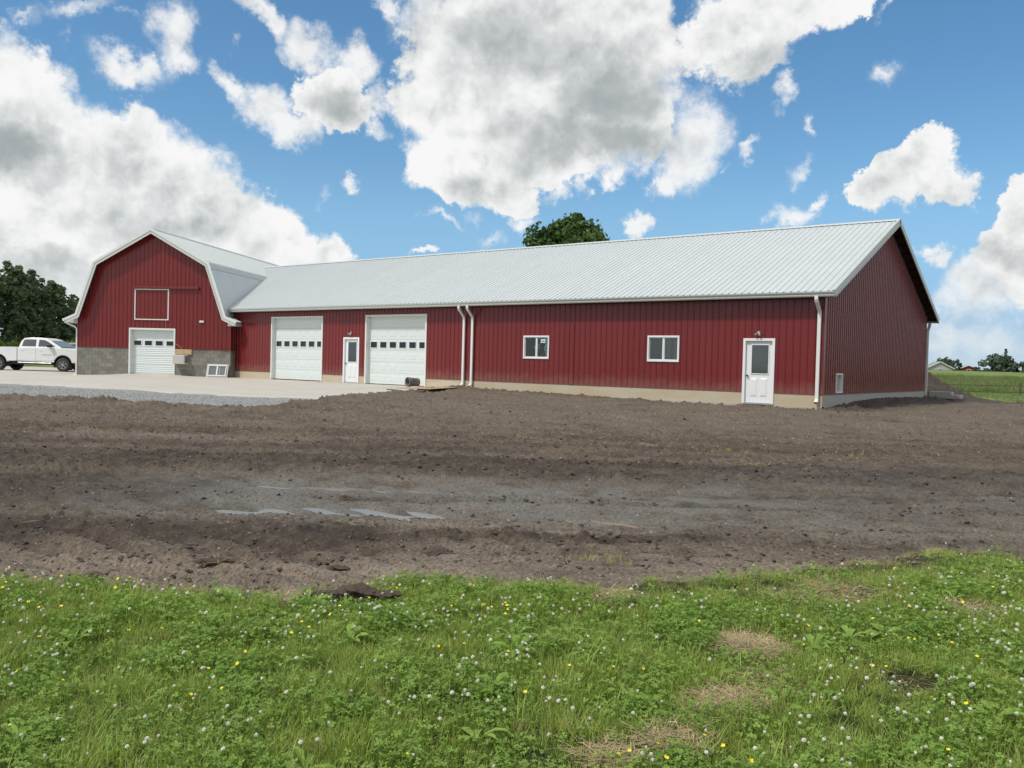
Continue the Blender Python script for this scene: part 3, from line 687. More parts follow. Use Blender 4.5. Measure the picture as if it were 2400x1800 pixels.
# concrete block base: courses in running bond, mortar joints behind
def blockwork(T, u0, u1, z1, ncourse, depth, phase=0.0):
    m = MB(T); m.box(u0+0.004, u1-0.004, -0.30, -0.012, z1-ncourse*0.2032-0.02, z1-0.002); m.build('mortar', M['mortar'], barn)
    for c in range(ncourse):
        zt = z1 - c*0.2032; off = (c % 2)*0.2032 + phase
        edges = [u0] + [x for x in np.arange(u0-0.4064+off, u1, 0.4064) if u0+0.06 < x < u1-0.06] + [u1]
        for a, b in zip(edges, edges[1:]):
            jz = rng.uniform(-0.002, 0.0025)
            m = MB(T); g = 0.009
            m.box(a+(g if a > u0 else 0), b-(g if b < u1 else 0), -0.2, jz, zt-0.2032+g*1.4, zt-(0.0 if c == 0 else g*0.4)); m.build('block', M['block'], barn)
blockwork(TF, -WB, BDR[0]+0.012, BZS-0.022, 9, 0.2)
blockwork(TF, BDR[1]-0.012, 0.0, BZS-0.022, 8, 0.2, 0.12)
TS2 = lambda u, n, z: (n, u, z)
blockwork(TS2, 0.202, 1.1, BZS-0.022, 8, 0.2)

# roof: two pitches and a kicked eave each side
def slope_T(a, b):
    (x0, z0), (x1, z1) = a, b; L = math.hypot(x1-x0, z1-z0); dx, dz = (x1-x0)/L, (z1-z0)/L
    s = 1 if dx > 0 else -1
    return (lambda u, n, v: (BCX + x0 + v*dx - n*dz*s, u, z0 + v*dz + n*dx*s)), L
YF = -0.398
for a, b, vis in ((OUT[4], OUT[3], 1), (OUT[5], OUT[4], 1), (OUT[6], OUT[5], 1), (OUT[2], OUT[3], 0), (OUT[1], OUT[2], 0), (OUT[0], OUT[1], 0)):
    T, L = slope_T(a, b)
    yend = {OUT[6]: 1.6}.get(a, BLEN+0.3)
    if vis: strips('roof_panel', T, YF+0.005, yend, lambda u: -0.01, lambda u, L=L: L+0.012, M['roof'], barn, (), ROOF_RIB if a is not OUT[5] else LOW_RIB)
    else:
        m = MB(T); m.box(YF+0.005, yend, -0.012, 0.0, -0.01, L+0.01); m.build('roof_sheet', M['roof'], barn)
    m = MB(T); m.box(YF+0.04, yend, -0.06, -0.014, 0.0, L-0.01); m.build('roof_deck', M['soffit'], barn)
# flashing where the pitches meet, and the ridge cap
for s in (-1, 1):
    m = MB(); x, z = BCX+s*3.174, 5.46
    m.prism([(x-s*0.16, z+0.16*0.553+0.034), (x, z+0.036), (x+s*0.10, z-0.10*2.845+0.05), (x+s*0.115, z-0.10*2.845+0.03), (x, z+0.005)], YF-0.005, BLEN+0.3, axis=1); m.build('pitch_flashing', M['gutter'], barn)
m = MB(); m.prism([(BCX-0.17, 7.215-0.094+0.036), (BCX, 7.262), (BCX+0.17, 7.215-0.094+0.036), (BCX, 7.240)], YF-0.006, BLEN+0.3, axis=1); m.build('ridge_cap', M['roof'], barn)
# broad white rake boards following the gambrel, in one piece each side of the ridge
def offset_poly(pts, d):
    res = []
    for i, p in enumerate(pts):
        def nrm(a, b):
            L = math.hypot(b[0]-a[0], b[1]-a[1]); return ((b[1]-a[1])/L, -(b[0]-a[0])/L)
        n0 = nrm(pts[i-1], p) if i else nrm(p, pts[i+1]); n1 = nrm(p, pts[i+1]) if i < len(pts)-1 else n0
        k = d/(1 + n0[0]*n1[0] + n0[1]*n1[1]); res.append((p[0]+(n0[0]+n1[0])*k, p[1]+(n0[1]+n1[1])*k))
    return res
inner = offset_poly(OUT, 0.225); inner2 = offset_poly(OUT, 0.20); upper = offset_poly(OUT, -0.03); mid_ = offset_poly(OUT, 0.085)
def rake(o_, i_, y0, y1, s, name, mat):
    oo = [p for p in o_ if p[0]*s >= -1e-6]; ii = [p for p in i_ if p[0]*s >= -1e-6]
    m = MB()
    for k in range(len(oo)-1):
        m.prism([(BCX+q[0], q[1]) for q in (oo[k], oo[k+1], ii[k+1], ii[k])], y0, y1, axis=1)
    m.build(name, mat, barn)
for s in (-1, 1):
    rake(OUT, inner2, YF-0.012, YF+0.02, s, 'rake_board', M['gutter'])
    rake(upper, mid_, YF-0.030, YF-0.012, s, 'rake_trim', M['white'])
    rake(inner2, inner, YF-0.024, YF+0.03, s, 'rake_lip', M['white'])
# closed soffit under the kicked eaves and cut ends
for s, yl in ((-1, BLEN), (1, 1.5)):
    m = MB(); m.prism([(BCX+s*4.25, 2.28), (BCX+s*4.70, 2.28), (BCX+s*4.70, 2.44), (BCX+s*4.25, 2.62)], YF+0.03, yl, axis=1); m.build('eave_box', M['white'] if s < 0 else M['gutter'], barn)
m = MB(); m.box(BCX-4.85, BCX-4.725, YF-0.02, BLEN, 2.37, 2.50); m.build('gutter', M['white'], barn)
m = MB()
m.tube([(BCX-4.79, -0.33, 2.38), (BCX-4.76, -0.30, 2.30), (BCX-4.40, -0.02, 2.08), (BCX-4.32, 0.02, 1.98), (BCX-4.32, 0.02, -0.38), (BCX-4.36, -0.03, -0.46), (BCX-4.50, -0.14, -0.50)], [(b*0.8, a*0.8) for a, b in RP], up=(1, 0.2, 0))
m.build('downspout', M['white'], barn, bevel=0.01)
# wall plates tucked behind the rake (close the gap under the roof edge)
m = MB(); m.prism([(BCX+a, b-0.1) for a, b in OUT[1:-1]] + [(0.0, 1.0), (-WB, 1.0)], 0.02, 0.03, axis=1)
overhead_door(barn, TF, BDR, 'small overhead door in the block base of the barn', 5, 3, 4, 'rib', -0.29)
# loft door on its red track
ld = part_empty('loft_door', barn, 'white framed sliding loft door under its red track')
m = MB(TF); ring(m, LOFT, 0.05, -0.02, 0.052); m.build('frame', M['white'], ld)
strips('door_panel', lambda u, n, z: (u, -n-0.012, z), LOFT[0]+0.05, LOFT[1]-0.05, lambda u: LOFT[2]+0.05, lambda u: LOFT[3]-0.05, M['red'], ld)
m = MB(TF); m.box(-5.36, -1.74, 0.022, 0.13, 4.15, 4.17); m.prism([(0.022, 4.17), (0.022, 4.285), (0.06, 4.28), (0.13, 4.20), (0.13, 4.17)], -5.36, -1.74, axis=0) if False else m.box(-5.36, -1.74, 0.022, 0.125, 4.171, 4.262)
m.box(-1.79, -1.735, 0.02, 0.135, 4.10, 4.27); m.build('door_track', M['red'], ld, bevel=0.012)
jb = MB(TF); jb.box(-1.69, -1.46, 0.0, 0.07, 2.435, 2.535); jb.build('junction_box', M['doorwhite'], barn, bevel=0.008)
m = MB(TF); m.box(-1.60, -1.53, 0.0705, 0.073, 2.455, 2.49); m.build('socket_plate', M['grey'], barn)
m = MB(TF); m.tube([(-3.557, 0.03, 2.53), (-3.56, 0.035, 2.45), (-3.545, 0.03, 2.30), (-3.53, 0.05, 2.14)], [(0.007*math.cos(t*math.pi/3), 0.007*math.sin(t*math.pi/3)) for t in range(6)]); m.build('cord', M['cord'], barn)
m = MB(TF); m.tube([(-2.985, 0.05, 1.31), (-2.88, 0.04, 1.26), (-2.76, 0.04, 1.17), (-2.66, 0.04, 1.09), (-2.63, 0.05, 1.02)], [(0.010*math.cos(t*math.pi/3), 0.010*math.sin(t*math.pi/3)) for t in range(6)]); m.build('cord', M['cord'], barn)
m = MB(TF); m.box(-3.005, -2.09, 0.0, 0.075, 0.765, 1.032); m.build('filler_board', M['ply'], barn, label='plywood board over the window air conditioner')

M['cream'] = simple('cream_plastic', (0.74, 0.71, 0.66), 0.5, 0.4, 0.04); M['grille'] = simple('grille_shade', (0.30, 0.285, 0.26), 0.7, 0.3, 0.05); M['screen'] = simple('insect_screen', (0.15, 0.165, 0.165), 0.6, 0.4, 0.10, 6.0)
# window air conditioner hung in the wall beside the small overhead door
def to_world(p): 
    c, s_ = math.cos(BTH), math.sin(BTH); return (BO[0]+p[0]*c-p[1]*s_, BO[1]+p[0]*s_+p[1]*c, p[2])
ac = thing('air_conditioner', 'pale window air conditioner with a lattice grille under the plywood board', 'air conditioner', to_world((-2.60, 0.0, 0.27)), BTH)
m = MB(TF)
m.box(-0.36, 0.30, 0.0, 0.40, 0.0, 0.47); m.build('case', M['cream'], ac, bevel=0.012)
m = MB(TF); m.box(-0.335, 0.275, 0.402, 0.404, 0.04, 0.45); m.build('grille_recess', M['grille'], ac)
m = MB(TF)
def bar(a, b):
    (x0, z0), (x1, z1) = a, b; L = math.hypot(x1-x0, z1-z0); nx, nz = -(z1-z0)/L*0.008, (x1-x0)/L*0.008
    m.prism([(x0+nx, z0+nz), (x1+nx, z1+nz), (x1-nx, z1-nz), (x0-nx, z0-nz)], 0.405, 0.418, axis=1)
for k in np.arange(-0.41, 0.61, 0.045):
    for sgn in (1, -1):
        x0, z0, x1, z1 = -0.335+k, (0.04 if sgn > 0 else 0.45), -0.335+k+0.41, (0.45 if sgn > 0 else 0.04)
        lo, hi = max(0.0, (-0.335-x0)/(x1-x0)), min(1.0, (0.275-x0)/(x1-x0))
        if hi-lo > 0.05: bar((x0+(x1-x0)*lo, z0+(z1-z0)*lo), (x0+(x1-x0)*hi, z0+(z1-z0)*hi))
m.build('lattice', M['cream'], ac, fix=False)
for k in range(3):
    m = MB(TF); m.box(0.301, 0.304, 0.06+k*0.11, 0.13+k*0.11, 0.06, 0.42); m.build('side_louvre', M['black'], ac)

# spare window unit leaning on the block wall at the barn's right corner
sw_ = thing('leaning_window', 'white framed double window unit leaning against the barn base by the corner', 'window', to_world((-0.61, -0.24, -0.372)), BTH)
LEAN = math.atan2(0.17, 0.66)
TL = lambda u, n, v: (u, v*math.sin(LEAN) - n*math.cos(LEAN), v*math.cos(LEAN) + n*math.sin(LEAN))
m = MB(TL); ring(m, (-0.58, 0.58, 0.0, 0.70), 0.055, 0.0, 0.035); m.build('nail_flange', M['gutter'], sw_)
m = MB(TL); ring(m, (-0.50, 0.50, 0.055, 0.645), 0.042, -0.05, 0.075); m.build('frame', M['white'], sw_, bevel=0.006)
m = MB(TL); m.box(-0.024, 0.024, 0.0, 0.07, 0.097, 0.603); m.build('mullion', M['doorwhite'], sw_)
for a, b in ((-0.458, -0.024), (0.024, 0.458)):
    m = MB(TL); ring(m, (a, b, 0.097, 0.603), 0.02, 0.0, 0.045); m.build('sash', M['doorwhite'], sw_)
    m = MB(TL); m.box(a+0.02, b-0.02, 0.014, 0.02, 0.117, 0.583); m.build('pane', M['screen'], sw_)
m = MB(TL); m.box(0.12, 0.132, 0.021, 0.03, 0.117, 0.583); m.build('screen_bar', M['doorwhite'], sw_)

# ---------------------------------------------------------------- noise for terrain
def _grad(seed):
    r = np.random.default_rng(seed); perm = r.permutation(256); ang = r.uniform(0, 2*np.pi, 256)
    return np.concatenate([perm, perm]), np.cos(ang), np.sin(ang)
def perlin(x, y, seed=0):
    P_, gx, gy = _grad(seed)
    xi = np.floor(x).astype(np.int64); yi = np.floor(y).astype(np.int64); xf = x-xi; yf = y-yi; xi &= 255; yi &= 255
    u = xf*xf*xf*(xf*(xf*6-15)+10); v = yf*yf*yf*(yf*(yf*6-15)+10)
    def g(ix, iy, dx, dy):
        h = P_[P_[ix & 255] + (iy & 255)]; return gx[h]*dx + gy[h]*dy
    a = g(xi, yi, xf, yf); b = g(xi+1, yi, xf-1, yf); c = g(xi, yi+1, xf, yf-1); d = g(xi+1, yi+1, xf-1, yf-1)
    return ((a + u*(b-a)) + v*((c + u*(d-c)) - (a + u*(b-a))))*1.5
def fbm(x, y, octv=5, gain=0.5, lac=2.03, seed=0):
    s = np.zeros_like(x, dtype=float); a = 1.0
    for o in range(octv): s += a*perlin(x, y, seed+o); x = x*lac+17.3; y = y*lac-9.1; a *= gain
    return s
def sst(x, a, b):
    t = np.clip((x-a)/(b-a), 0, 1); return t*t*(3-2*t)
def DL(x, y):
    dx, dy = x-CAM[0], y-CAM[1]; return dx*FWD_H[0]+dy*FWD_H[1], dx*RIGHT_H[0]+dy*RIGHT_H[1]
def XY(d, l): return CAM[0]+d*FWD_H[0]+l*RIGHT_H[0], CAM[1]+d*FWD_H[1]+l*RIGHT_H[1]
def seg_dist(x, y, poly):
    """distance to an open polyline"""
    best = np.full(x.shape, 1e9)
    for (x0, y0), (x1, y1) in zip(poly, poly[1:]):
        dx, dy = x1-x0, y1-y0; t = np.clip(((x-x0)*dx+(y-y0)*dy)/(dx*dx+dy*dy), 0, 1)
        best = np.minimum(best, np.hypot(x-x0-t*dx, y-y0-t*dy))
    return best
def inside(x, y, poly):
    c = np.zeros(x.shape, bool); n = len(poly)
    for i in range(n):
        (x0, y0), (x1, y1) = poly[i], poly[(i+1) % n]
        cr = ((y0 > y) != (y1 > y)) & (x < (x1-x0)*(y-y0)/(y1-y0+1e-12)+x0); c ^= cr
    return c
def sd(x, y, line, extra):
    """signed distance to a polyline, positive inside the polygon line+extra"""
    d = seg_dist(x, y, line); return np.where(inside(x, y, list(line)+list(extra)), d, -d)
# where the dirt stops and the yard starts; lawn edge; meadow edge
YARD_LINE = [(-34.0, -31.0), (-20.0, -21.8), (-12.48, -18.59), (-10.17, -17.45), (-7.9, -17.15), (-6.6, -16.7), (-6.75, -15.56), (-9.03, -11.73), (-10.4, -8.64), (-11.63, -6.24), (-13.98, -1.37), (-14.9, 0.6)]
YARD_EXTRA = [(-70, 8), (-90, -10), (-80, -40)]
def yard_sd(x, y): return sd(x, y, YARD_LINE, YARD_EXTRA)
PAD_LINE = [(-75.0, -20.0), (-22.29, -14.59), (-16.19, -13.54), (-11.59, -12.75), (-9.05, -11.6), (-10.4, -8.64), (-11.9, -5.6), (-14.2, -0.9), (-14.7, 0.3)]
LAWN_PX = [(-5.6, -30.8), (0.2, -26.8), (2.1, -26.0), (3.50, -25.15), (4.25, -24.75), (4.83, -24.47), (4.98, -24.32), (5.03, -23.95), (5.18, -23.62), (5.45, -23.5), (5.62, -23.40), (5.9, -23.12), (6.02, -23.03), (6.15, -22.75), (6.50, -22.12), (6.82, -21.55), (7.08, -21.3), (7.15, -20.7), (7.50, -20.55), (7.70, -20.53), (9.6, -18.9), (14.0, -15.2), (26.0, -6.0)]
LAWN_EXTRA = [(40, -30), (10, -60), (-20, -50)]
def lawn_sd(x, y): return sd(x, y, LAWN_PX, LAWN_EXTRA)
MEADOW_LINE = [(-60.0, 33.0), (-20.0, 27.0), (-3.5, 24.0), (0.2, 22.9), (3.0, 20.6), (6.5, 16.8), (10.0, 13.2), (14.5, 8.0), (22.0, 2.0), (34.0, -8.0)]
MEADOW_EXTRA = [(400, 0), (400, 400), (-400, 400), (-200, 60)]
def meadow_sd(x, y): return sd(x, y, MEADOW_LINE, MEADOW_EXTRA)
def base_z(x, y):
    """broad lie of the dirt"""
    d, l = DL(x, y)
    z = np.full(x.shape, -0.52) - 0.02*np.exp(-((d-7.8)/1.5)**2)
    z = z + 0.05*sst(d, 9.2, 9.9)                                             # low bank beyond the wet track
    z = z + 0.06*sst(d, 14, 24)
    zf = np.interp(x, [-16, -14.5, -12, -9.2, -7, -4.7, -2.6, 0, 3], [-0.36, -0.35, -0.33, -0.30, -0.38, -0.47, -0.47, -0.47, -0.46])
    wf = np.exp(-np.maximum(0, -y)/1.6)*(x < 3)
    z = z*(1-wf) + zf*wf
    zs = np.interp(y, [-2, 0, 2, 4, 7, 14.6, 18], [-0.48, -0.47, -0.36, -0.27, -0.22, -0.22, -0.22])
    ws = np.exp(-np.maximum(0, x)/1.5)*sst(y, -1.0, 0.5)
    z = z*(1-ws) + zs*ws
    z = z + 1.60*np.exp(-(((x+2.5)**2 + (y-22.4)**2)/(2*1.42**2)))           # spoil heap behind the gable
    z = z + 0.5*np.exp(-(((x+0.6)**2 + (y-18.9)**2)/(2*1.2**2)))
    z = z - 0.16*sst(d, 30, 50)*sst(l, 2, 10)
    return z

# ---------------------------------------------------------------- dirt yard: fine height field with ruts, lugs, clods and puddle hollows
PUDDLES = [(8.50, -2.12, 0.34, 0.10, 'clear'), (8.52, -1.72, 0.30, 0.13, 'brown'), (8.42, -1.20, 0.30, 0.10, 'clear'), (8.42, -0.50, 0.42, 0.15, 'clear'), (7.10, -2.20, 0.34, 0.11, 'clear'), (7.36, -1.62, 0.44, 0.15, 'clear'), (7.08, -1.42, 0.36, 0.11, 'clear'), (7.10, -0.86, 0.36, 0.20, 'clear'), (7.05, 0.78, 0.46, 0.16, 'brown')]
_rf = np.random.default_rng(64); FURROWS = []      # scrapes left by the grader: depth, slant, from, to, half width, relief
for _k in range(34):
    _d = 1/_rf.uniform(1/21.0, 1/5.4); _c = _rf.uniform(-0.6, 0.6)*_d; _h = _rf.uniform(0.10, 0.42)*_d
    if not (6.7 < _d < 7.6 and abs(_c) < 2.5): FURROWS.append((_d, _rf.normal(0, 0.022), _c-_h, _c+_h, (0.022+0.0035*_d)*_rf.uniform(0.7, 1.5), (0.014+0.0016*_d)*_rf.uniform(0.7, 1.4)))
def dirt_height(x, y, fine=True):
    d, l = DL(x, y)
    z = base_z(x, y)
    wob = 0.10*perlin(l*0.55, d*0.2, 31) + 0.05*perlin(l*1.7, d*0.4, 32)
    dd = d + wob
    # surface roughness: calm in the wet tracks, cloddy elsewhere
    wetf = np.exp(-((dd-7.9)/1.35)**2)*sst(l, -4.6, -2.2)*(1-0.75*sst(l, 1.6, 4.5))
    calm = np.clip(1.0 - 0.72*wetf, 0, 1)
    calm = calm*(1-0.55*np.exp(-((dd-5.05)/0.42)**2)*sst(l, -1.6, -0.6)*(1-sst(l, 1.6, 2.4)))
    tm = np.zeros_like(d)
    for dc, w, l0, l1 in ((4.78, 0.36, -4.0, 0.1), (5.75, 0.40, -0.75, 2.2), (5.62, 0.55, -3.6, -0.4), (7.15, 0.45, -5, 5), (8.5, 0.45, -4.5, 6), (4.75, 0.30, 1.2, 2.6), (6.1, 0.5, 2.0, 5.5)):
        tm = np.maximum(tm, np.exp(-((dd-dc)/w)**4)*sst(l, l0, l0+0.5)*(1-sst(l, l1-0.5, l1)))
    calm = calm*(1-0.60*tm)
    n1 = fbm(x*0.9, y*0.9, 3, 0.5, seed=1)*0.022
    n2 = fbm(x*3.1, y*3.1, 4, 0.6, seed=5)
    n3 = fbm(x*11.0, y*11.0, 4, 0.62, seed=11)
    cl = np.maximum(0, fbm(x*7.0, y*7.0, 3, 0.6, seed=21)-0.32)
    far = sst(d, 10, 26)
    z = z + n1 + calm*(n2*0.015*(1+0.9*far) + n3*0.0115*(1+0.8*far) + cl*0.050*(1+0.5*far))
    # wheel tracks run across the picture
    def track(dc, w, depth, l0, l1, lug, per, ang):
        m = np.exp(-((dd-dc)/w)**4)*sst(l, l0, l0+0.6)*(1-sst(l, l1-0.6, l1))
        ph = (l*math.cos(ang) + (dd-dc)*math.sin(ang))/per
        pat = np.clip(np.sin(2*np.pi*ph)*1.6, -1, 1)*(0.7+0.6*perlin(l*1.3, d*1.3, 41))
        return -depth*m + lug*m*pat
    z = z + track(8.6, 0.42, 0.024, -4.5, 6.0, 0.018, 0.34, 0.75) + track(7.15, 0.42, 0.026, -5.0, 5.0, 0.022, 0.33, 0.75)
    z = z + track(4.78, 0.34, 0.018, -4.0, 0.1, 0.044, 0.27, 0.95) + track(5.75, 0.36, 0.014, -0.75, 2.2, 0.026, 0.26, 0.8) + track(5.62, 0.55, 0.010, -3.6, -0.4, 0.034, 0.32, 0.9)
    z = z + track(11.3, 0.5, 0.03, -8, 3.0, 0.026, 0.33, 0.7) + track(13.3, 0.5, 0.03, -9, 4.0, 0.026, 0.34, 0.7) + track(4.75, 0.28, 0.012, 1.2, 2.6, 0.022, 0.22, 1.45)
    z = z + track(6.1, 0.5, 0.015, 2.0, 5.5, 0.018, 0.2, 1.4) + track(16.5, 0.6, 0.03, -9, 8.0, 0.02, 0.36, 0.7)
    # squeezed-up ridges beside the tracks
    def ridge(dc, w, h, l0, l1, sd_):
        m = np.exp(-((dd-dc)/w)**2)*sst(l, l0, l0+0.25)*(1-sst(l, l1-0.3, l1)); return h*m*np.clip(0.55+0.9*perlin(l*5.5, d*5.5, sd_)+0.5*perlin(l*13, d*13, sd_+1), 0, 2)
    z = z + ridge(6.15, 0.055, 0.042, -0.72, 1.6, 51) + ridge(5.28, 0.06, 0.035, -2.4, -0.95, 53) + ridge(9.45, 0.12, 0.05, -7, 6, 55) + ridge(7.75, 0.07, 0.018, -1.2, 2.0, 57) + ridge(10.2, 0.15, 0.035, -7, 7, 59) + ridge(4.95, 0.05, 0.02, -2.0, -1.2, 61)
    for fd, fs, l0, l1, fw, fh in FURROWS:
        e = dd - fd - fs*l; z = z - fh*np.exp(-(e/fw)**2)*sst(l, l0, l0+0.8)*(1-sst(l, l1-0.8, l1)) + 0.6*fh*np.exp(-((e-1.7*fw)/fw)**2)*sst(l, l0, l0+0.8)*(1-sst(l, l1-0.8, l1))*np.clip(0.6+1.2*perlin(l*4.0, d*4.0, 63), 0, 2)
    # lip of spoil where the dirt meets concrete, foundation and gable
    lip = np.exp(-(np.maximum(0, -y)/0.35)**2)*(y < 0.2)*(x < 0.3)*(x > -15)
    z = z + lip*np.clip(fbm(x*2.4, y*2.4, 4, 0.6, seed=71), -0.3, 1)*0.10
    lip2 = np.exp(-((x-0.45)/0.45)**2)*sst(y, -0.6, 0.6)
    z = z + lip2*np.clip(0.3+fbm(x*2.6, y*2.6, 4, 0.65, seed=75), -0.2, 1.2)*0.10
    heap = np.exp(-(((x+2.35)**2 + (y-22.4)**2)/(2*2.2**2)))
    z = z + heap*fbm(x*1.6, y*1.6, 4, 0.6, seed=81)*0.20
    for pd, pl, rx, ry, _k in PUDDLES:
        q = ((l-pl)/rx)**2 + ((d-pd)/ry)**2; z = z - 0.034*np.exp(-q*0.8)
    # sink under the yard slab, the lawn and the meadow
    ys = yard_sd(x, y) + 0.22*fbm(x*1.3, y*1.3, 4, 0.6, seed=91)
    z = np.where(ys > 0, z - np.minimum(0.9, ys*1.2), z + 0.05*np.exp(-(ys/0.45)**2)*sst(-x, 5, 8) + 0.13*sst(-x, 4.5, 7.0)*np.exp(np.minimum(ys, 0)/2.5))
    ls = lawn_sd(x, y) + 0.08*fbm(x*2.3, y*2.3, 4, 0.6, seed=95)
    z = np.where(ls > 0.06, z - np.minimum(0.35, (ls-0.06)*0.8), z)
    ms = meadow_sd(x, y) + 0.5*fbm(x*0.5, y*0.5, 4, 0.6, seed=97)
    z = np.where(ms > 0, z - np.minimum(1.2, ms*0.6), z)
    under = (x < 0.0-0.03) & (x > XL) & (y > 0.03) & (y < SW-0.03)
    return z - under*0.25

def grid_mesh(name, X, Y, Z, mat, attrs=None, smooth=True):
    nr, nc = X.shape
    co = np.stack([X, Y, Z], -1).reshape(-1, 3).astype(np.float32)
    i = np.arange(nr*nc).reshape(nr, nc)
    q = np.stack([i[:-1, :-1], i[:-1, 1:], i[1:, 1:], i[1:, :-1]], -1).reshape(-1, 4)
    me = bpy.data.meshes.new(name); me.vertices.add(len(co)); me.vertices.foreach_set('co', co.ravel())
    me.loops.add(q.size); me.polygons.add(len(q)); me.loops.foreach_set('vertex_index', q.ravel().astype(np.int32))
    me.polygons.foreach_set('loop_start', np.arange(0, q.size, 4, dtype=np.int32)); me.polygons.foreach_set('loop_total', np.full(len(q), 4, np.int32))
    if smooth: me.polygons.foreach_set('use_smooth', np.ones(len(q), bool))
    for k, v in (attrs or {}).items():
        at = me.attributes.new(k, 'FLOAT', 'POINT'); at.data.foreach_set('value', v.ravel().astype(np.float32))
    me.update(calc_edges=True); me.validate(); me.materials.append(mat)
    o = bpy.data.objects.new(name, me); COL.objects.link(o); return o

# dirt colour from how wet and how dried out the soil is, plus a darker mask
m, nb, out = new_mat('soil')
P = world_pos(nb)
wet, dry, dark = attr(nb, 'wet'), attr(nb, 'dry'), attr(nb, 'turned')
n_a = nb.noise(P, 1.1, 8.0, 0.66); n_b = nb.noise(P, 7.0, 8.0, 0.7); n_c = nb.noise(P, 42.0, 5.0, 0.65); n_d = nb.noise(P, 20.0, 6.0, 0.7)
c = nb.mixc(nb.smooth(n_a, 0.38, 0.62), (0.096, 0.073, 0.053), (0.147, 0.115, 0.084))
c = nb.mixc(nb.math('MULTIPLY', nb.smooth(n_d, 0.49, 0.64), 0.70), c, (0.231, 0.186, 0.135))
c = nb.mixc(nb.math('MULTIPLY', nb.smooth(n_b, 0.46, 0.34), 0.55), c, (0.044, 0.034, 0.026))
dr = nb.math('MULTIPLY', dry, nb.smooth(n_a, 0.22, 0.50))
c = nb.mixc(nb.math('MULTIPLY', dr, 0.90), c, (0.285, 0.235, 0.185))
wn = nb.math('MULTIPLY', wet, nb.smooth(nb.noise(P, 2.2, 7.0, 0.62), 0.28, 0.58))
c = nb.mixc(nb.math('MULTIPLY', wn, 0.88), c, (0.190, 0.182, 0.155))  # sky sheen of the wet soil put into the colour as pale grey
dk = nb.math('MULTIPLY', dark, nb.smooth(n_b, 0.78, 0.40))
c = nb.mixc(nb.math('MULTIPLY', dk, 0.88), c, (0.036, 0.028, 0.023))
c = nb.mixc(nb.math('MULTIPLY', nb.smooth(n_c, 0.54, 0.40), 0.55), c, (0.042, 0.033, 0.026))
chips = nb.smooth(nb.noise(P, 95.0, 2.0, 0.5), 0.735, 0.76)
c = nb.mixc(nb.math('MULTIPLY', chips, nb.math('SUBTRACT', 0.6, nb.math('MULTIPLY', wet, 0.55))), c, (0.46, 0.40, 0.32))
r = nb.math('SUBTRACT', 0.93, nb.math('MULTIPLY', wn, 0.40))
bump = nb.math('ADD', nb.math('MULTIPLY', n_c, 0.5), nb.math('MULTIPLY', n_d, 1.1))
principled(nb, out, c, r, 0.32, 0.0, bump, 0.030, 0.9)
M['soil'] = m

tt = np.concatenate([np.linspace(-1.9, -0.70, 70, endpoint=False), np.linspace(-0.70, 0.70, 860), np.linspace(0.70, 1.9, 71)[1:]])
inv = np.concatenate([np.linspace(1/4.0, 1/12.0, 300, endpoint=False), np.linspace(1/12.0, 1/30.0, 190, endpoint=False), np.linspace(1/30.0, 1/64.0, 50)])
dd_ = 1/inv
Dg, Tg = np.meshgrid(dd_, tt, indexing='ij'); Lg = Dg*Tg
Xg, Yg = XY(Dg, Lg)
Zg = dirt_height(Xg, Yg)
wob = 0.10*perlin(Lg*0.55, Dg*0.2, 31)
DW = Dg + wob
a_wet = np.exp(-((DW-7.9)/1.30)**4)*sst(Lg, -4.8, -2.4)*(1-0.80*sst(Lg, 1.8, 4.5))
a_wet = np.maximum(a_wet, 0.55*np.exp(-((DW-8.0)/2.4)**4)*sst(Lg, 1.0, 3.5))
def band(dc, w, l0=-99, l1=99, soft=0.5, p=2): return np.exp(-np.abs((DW-dc)/w)**p)*sst(Lg, l0, l0+soft)*(1-sst(Lg, l1-soft, l1))
rag = 0.5 + 0.5*np.clip(1.6*fbm(Lg*0.7, DW*3.0, 4, 0.6, seed=107), -1, 1)
a_dry = np.maximum.reduce([band(5.02, 0.30, -9, 0.9), 0.95*band(5.25, 0.62, -0.75, 2.3, 0.4, 4), 0.95*band(6.45, 0.24, -1.35, 1.5), 0.75*band(6.85, 0.18, -3.4, -1.7), 0.7*band(4.72, 0.35, -9, 0.6), 0.9*band(5.2, 0.45, 1.6, 4.5), 0.55*band(12.4, 0.7, -7, -2.5), 0.45*band(7.6, 0.14, -1.0, 3.0), 0.5*band(9.1, 0.14, -1.3, 0.2), 0.35*sst(Dg, 13, 17), 0.5*band(6.6, 0.5, 1.8, 6.0)])*(0.55+0.45*rag)
a_dark = np.maximum.reduce([0.95*band(10.0, 0.75, -9, 9, 0.5, 4)*(0.5+0.5*rag), 0.85*band(5.95, 0.42, -4.5, -0.72, 0.25, 4), 0.8*band(11.6, 0.35, -9, 0.5), 0.55*band(12.6, 0.3, -3, 6), 0.9*band(6.15, 0.07, -0.75, 1.7, 0.2), 0.75*band(8.0, 1.1, -9, -2.3, 0.8, 4), 0.45*band(13.9, 0.35), 0.5*band(16.8, 0.6)*rag, 0.35*band(7.72, 0.1, -1.4, 2.5), 0.5*band(5.9, 0.25, 1.5, 5.5)*rag, 0.5*band(5.28, 0.07, -2.6, -0.9, 0.3), 0.85*np.exp(-(Xg-0.7)**2/0.9)*(Yg > -0.5), 1.0*sst(Yg, 13.5, 17.0)*sst(-Xg, -7, -3), 0.5*np.exp(-(np.maximum(0, -Yg)/0.5)**2)*(Xg < 0.5)*(Xg > -15)])
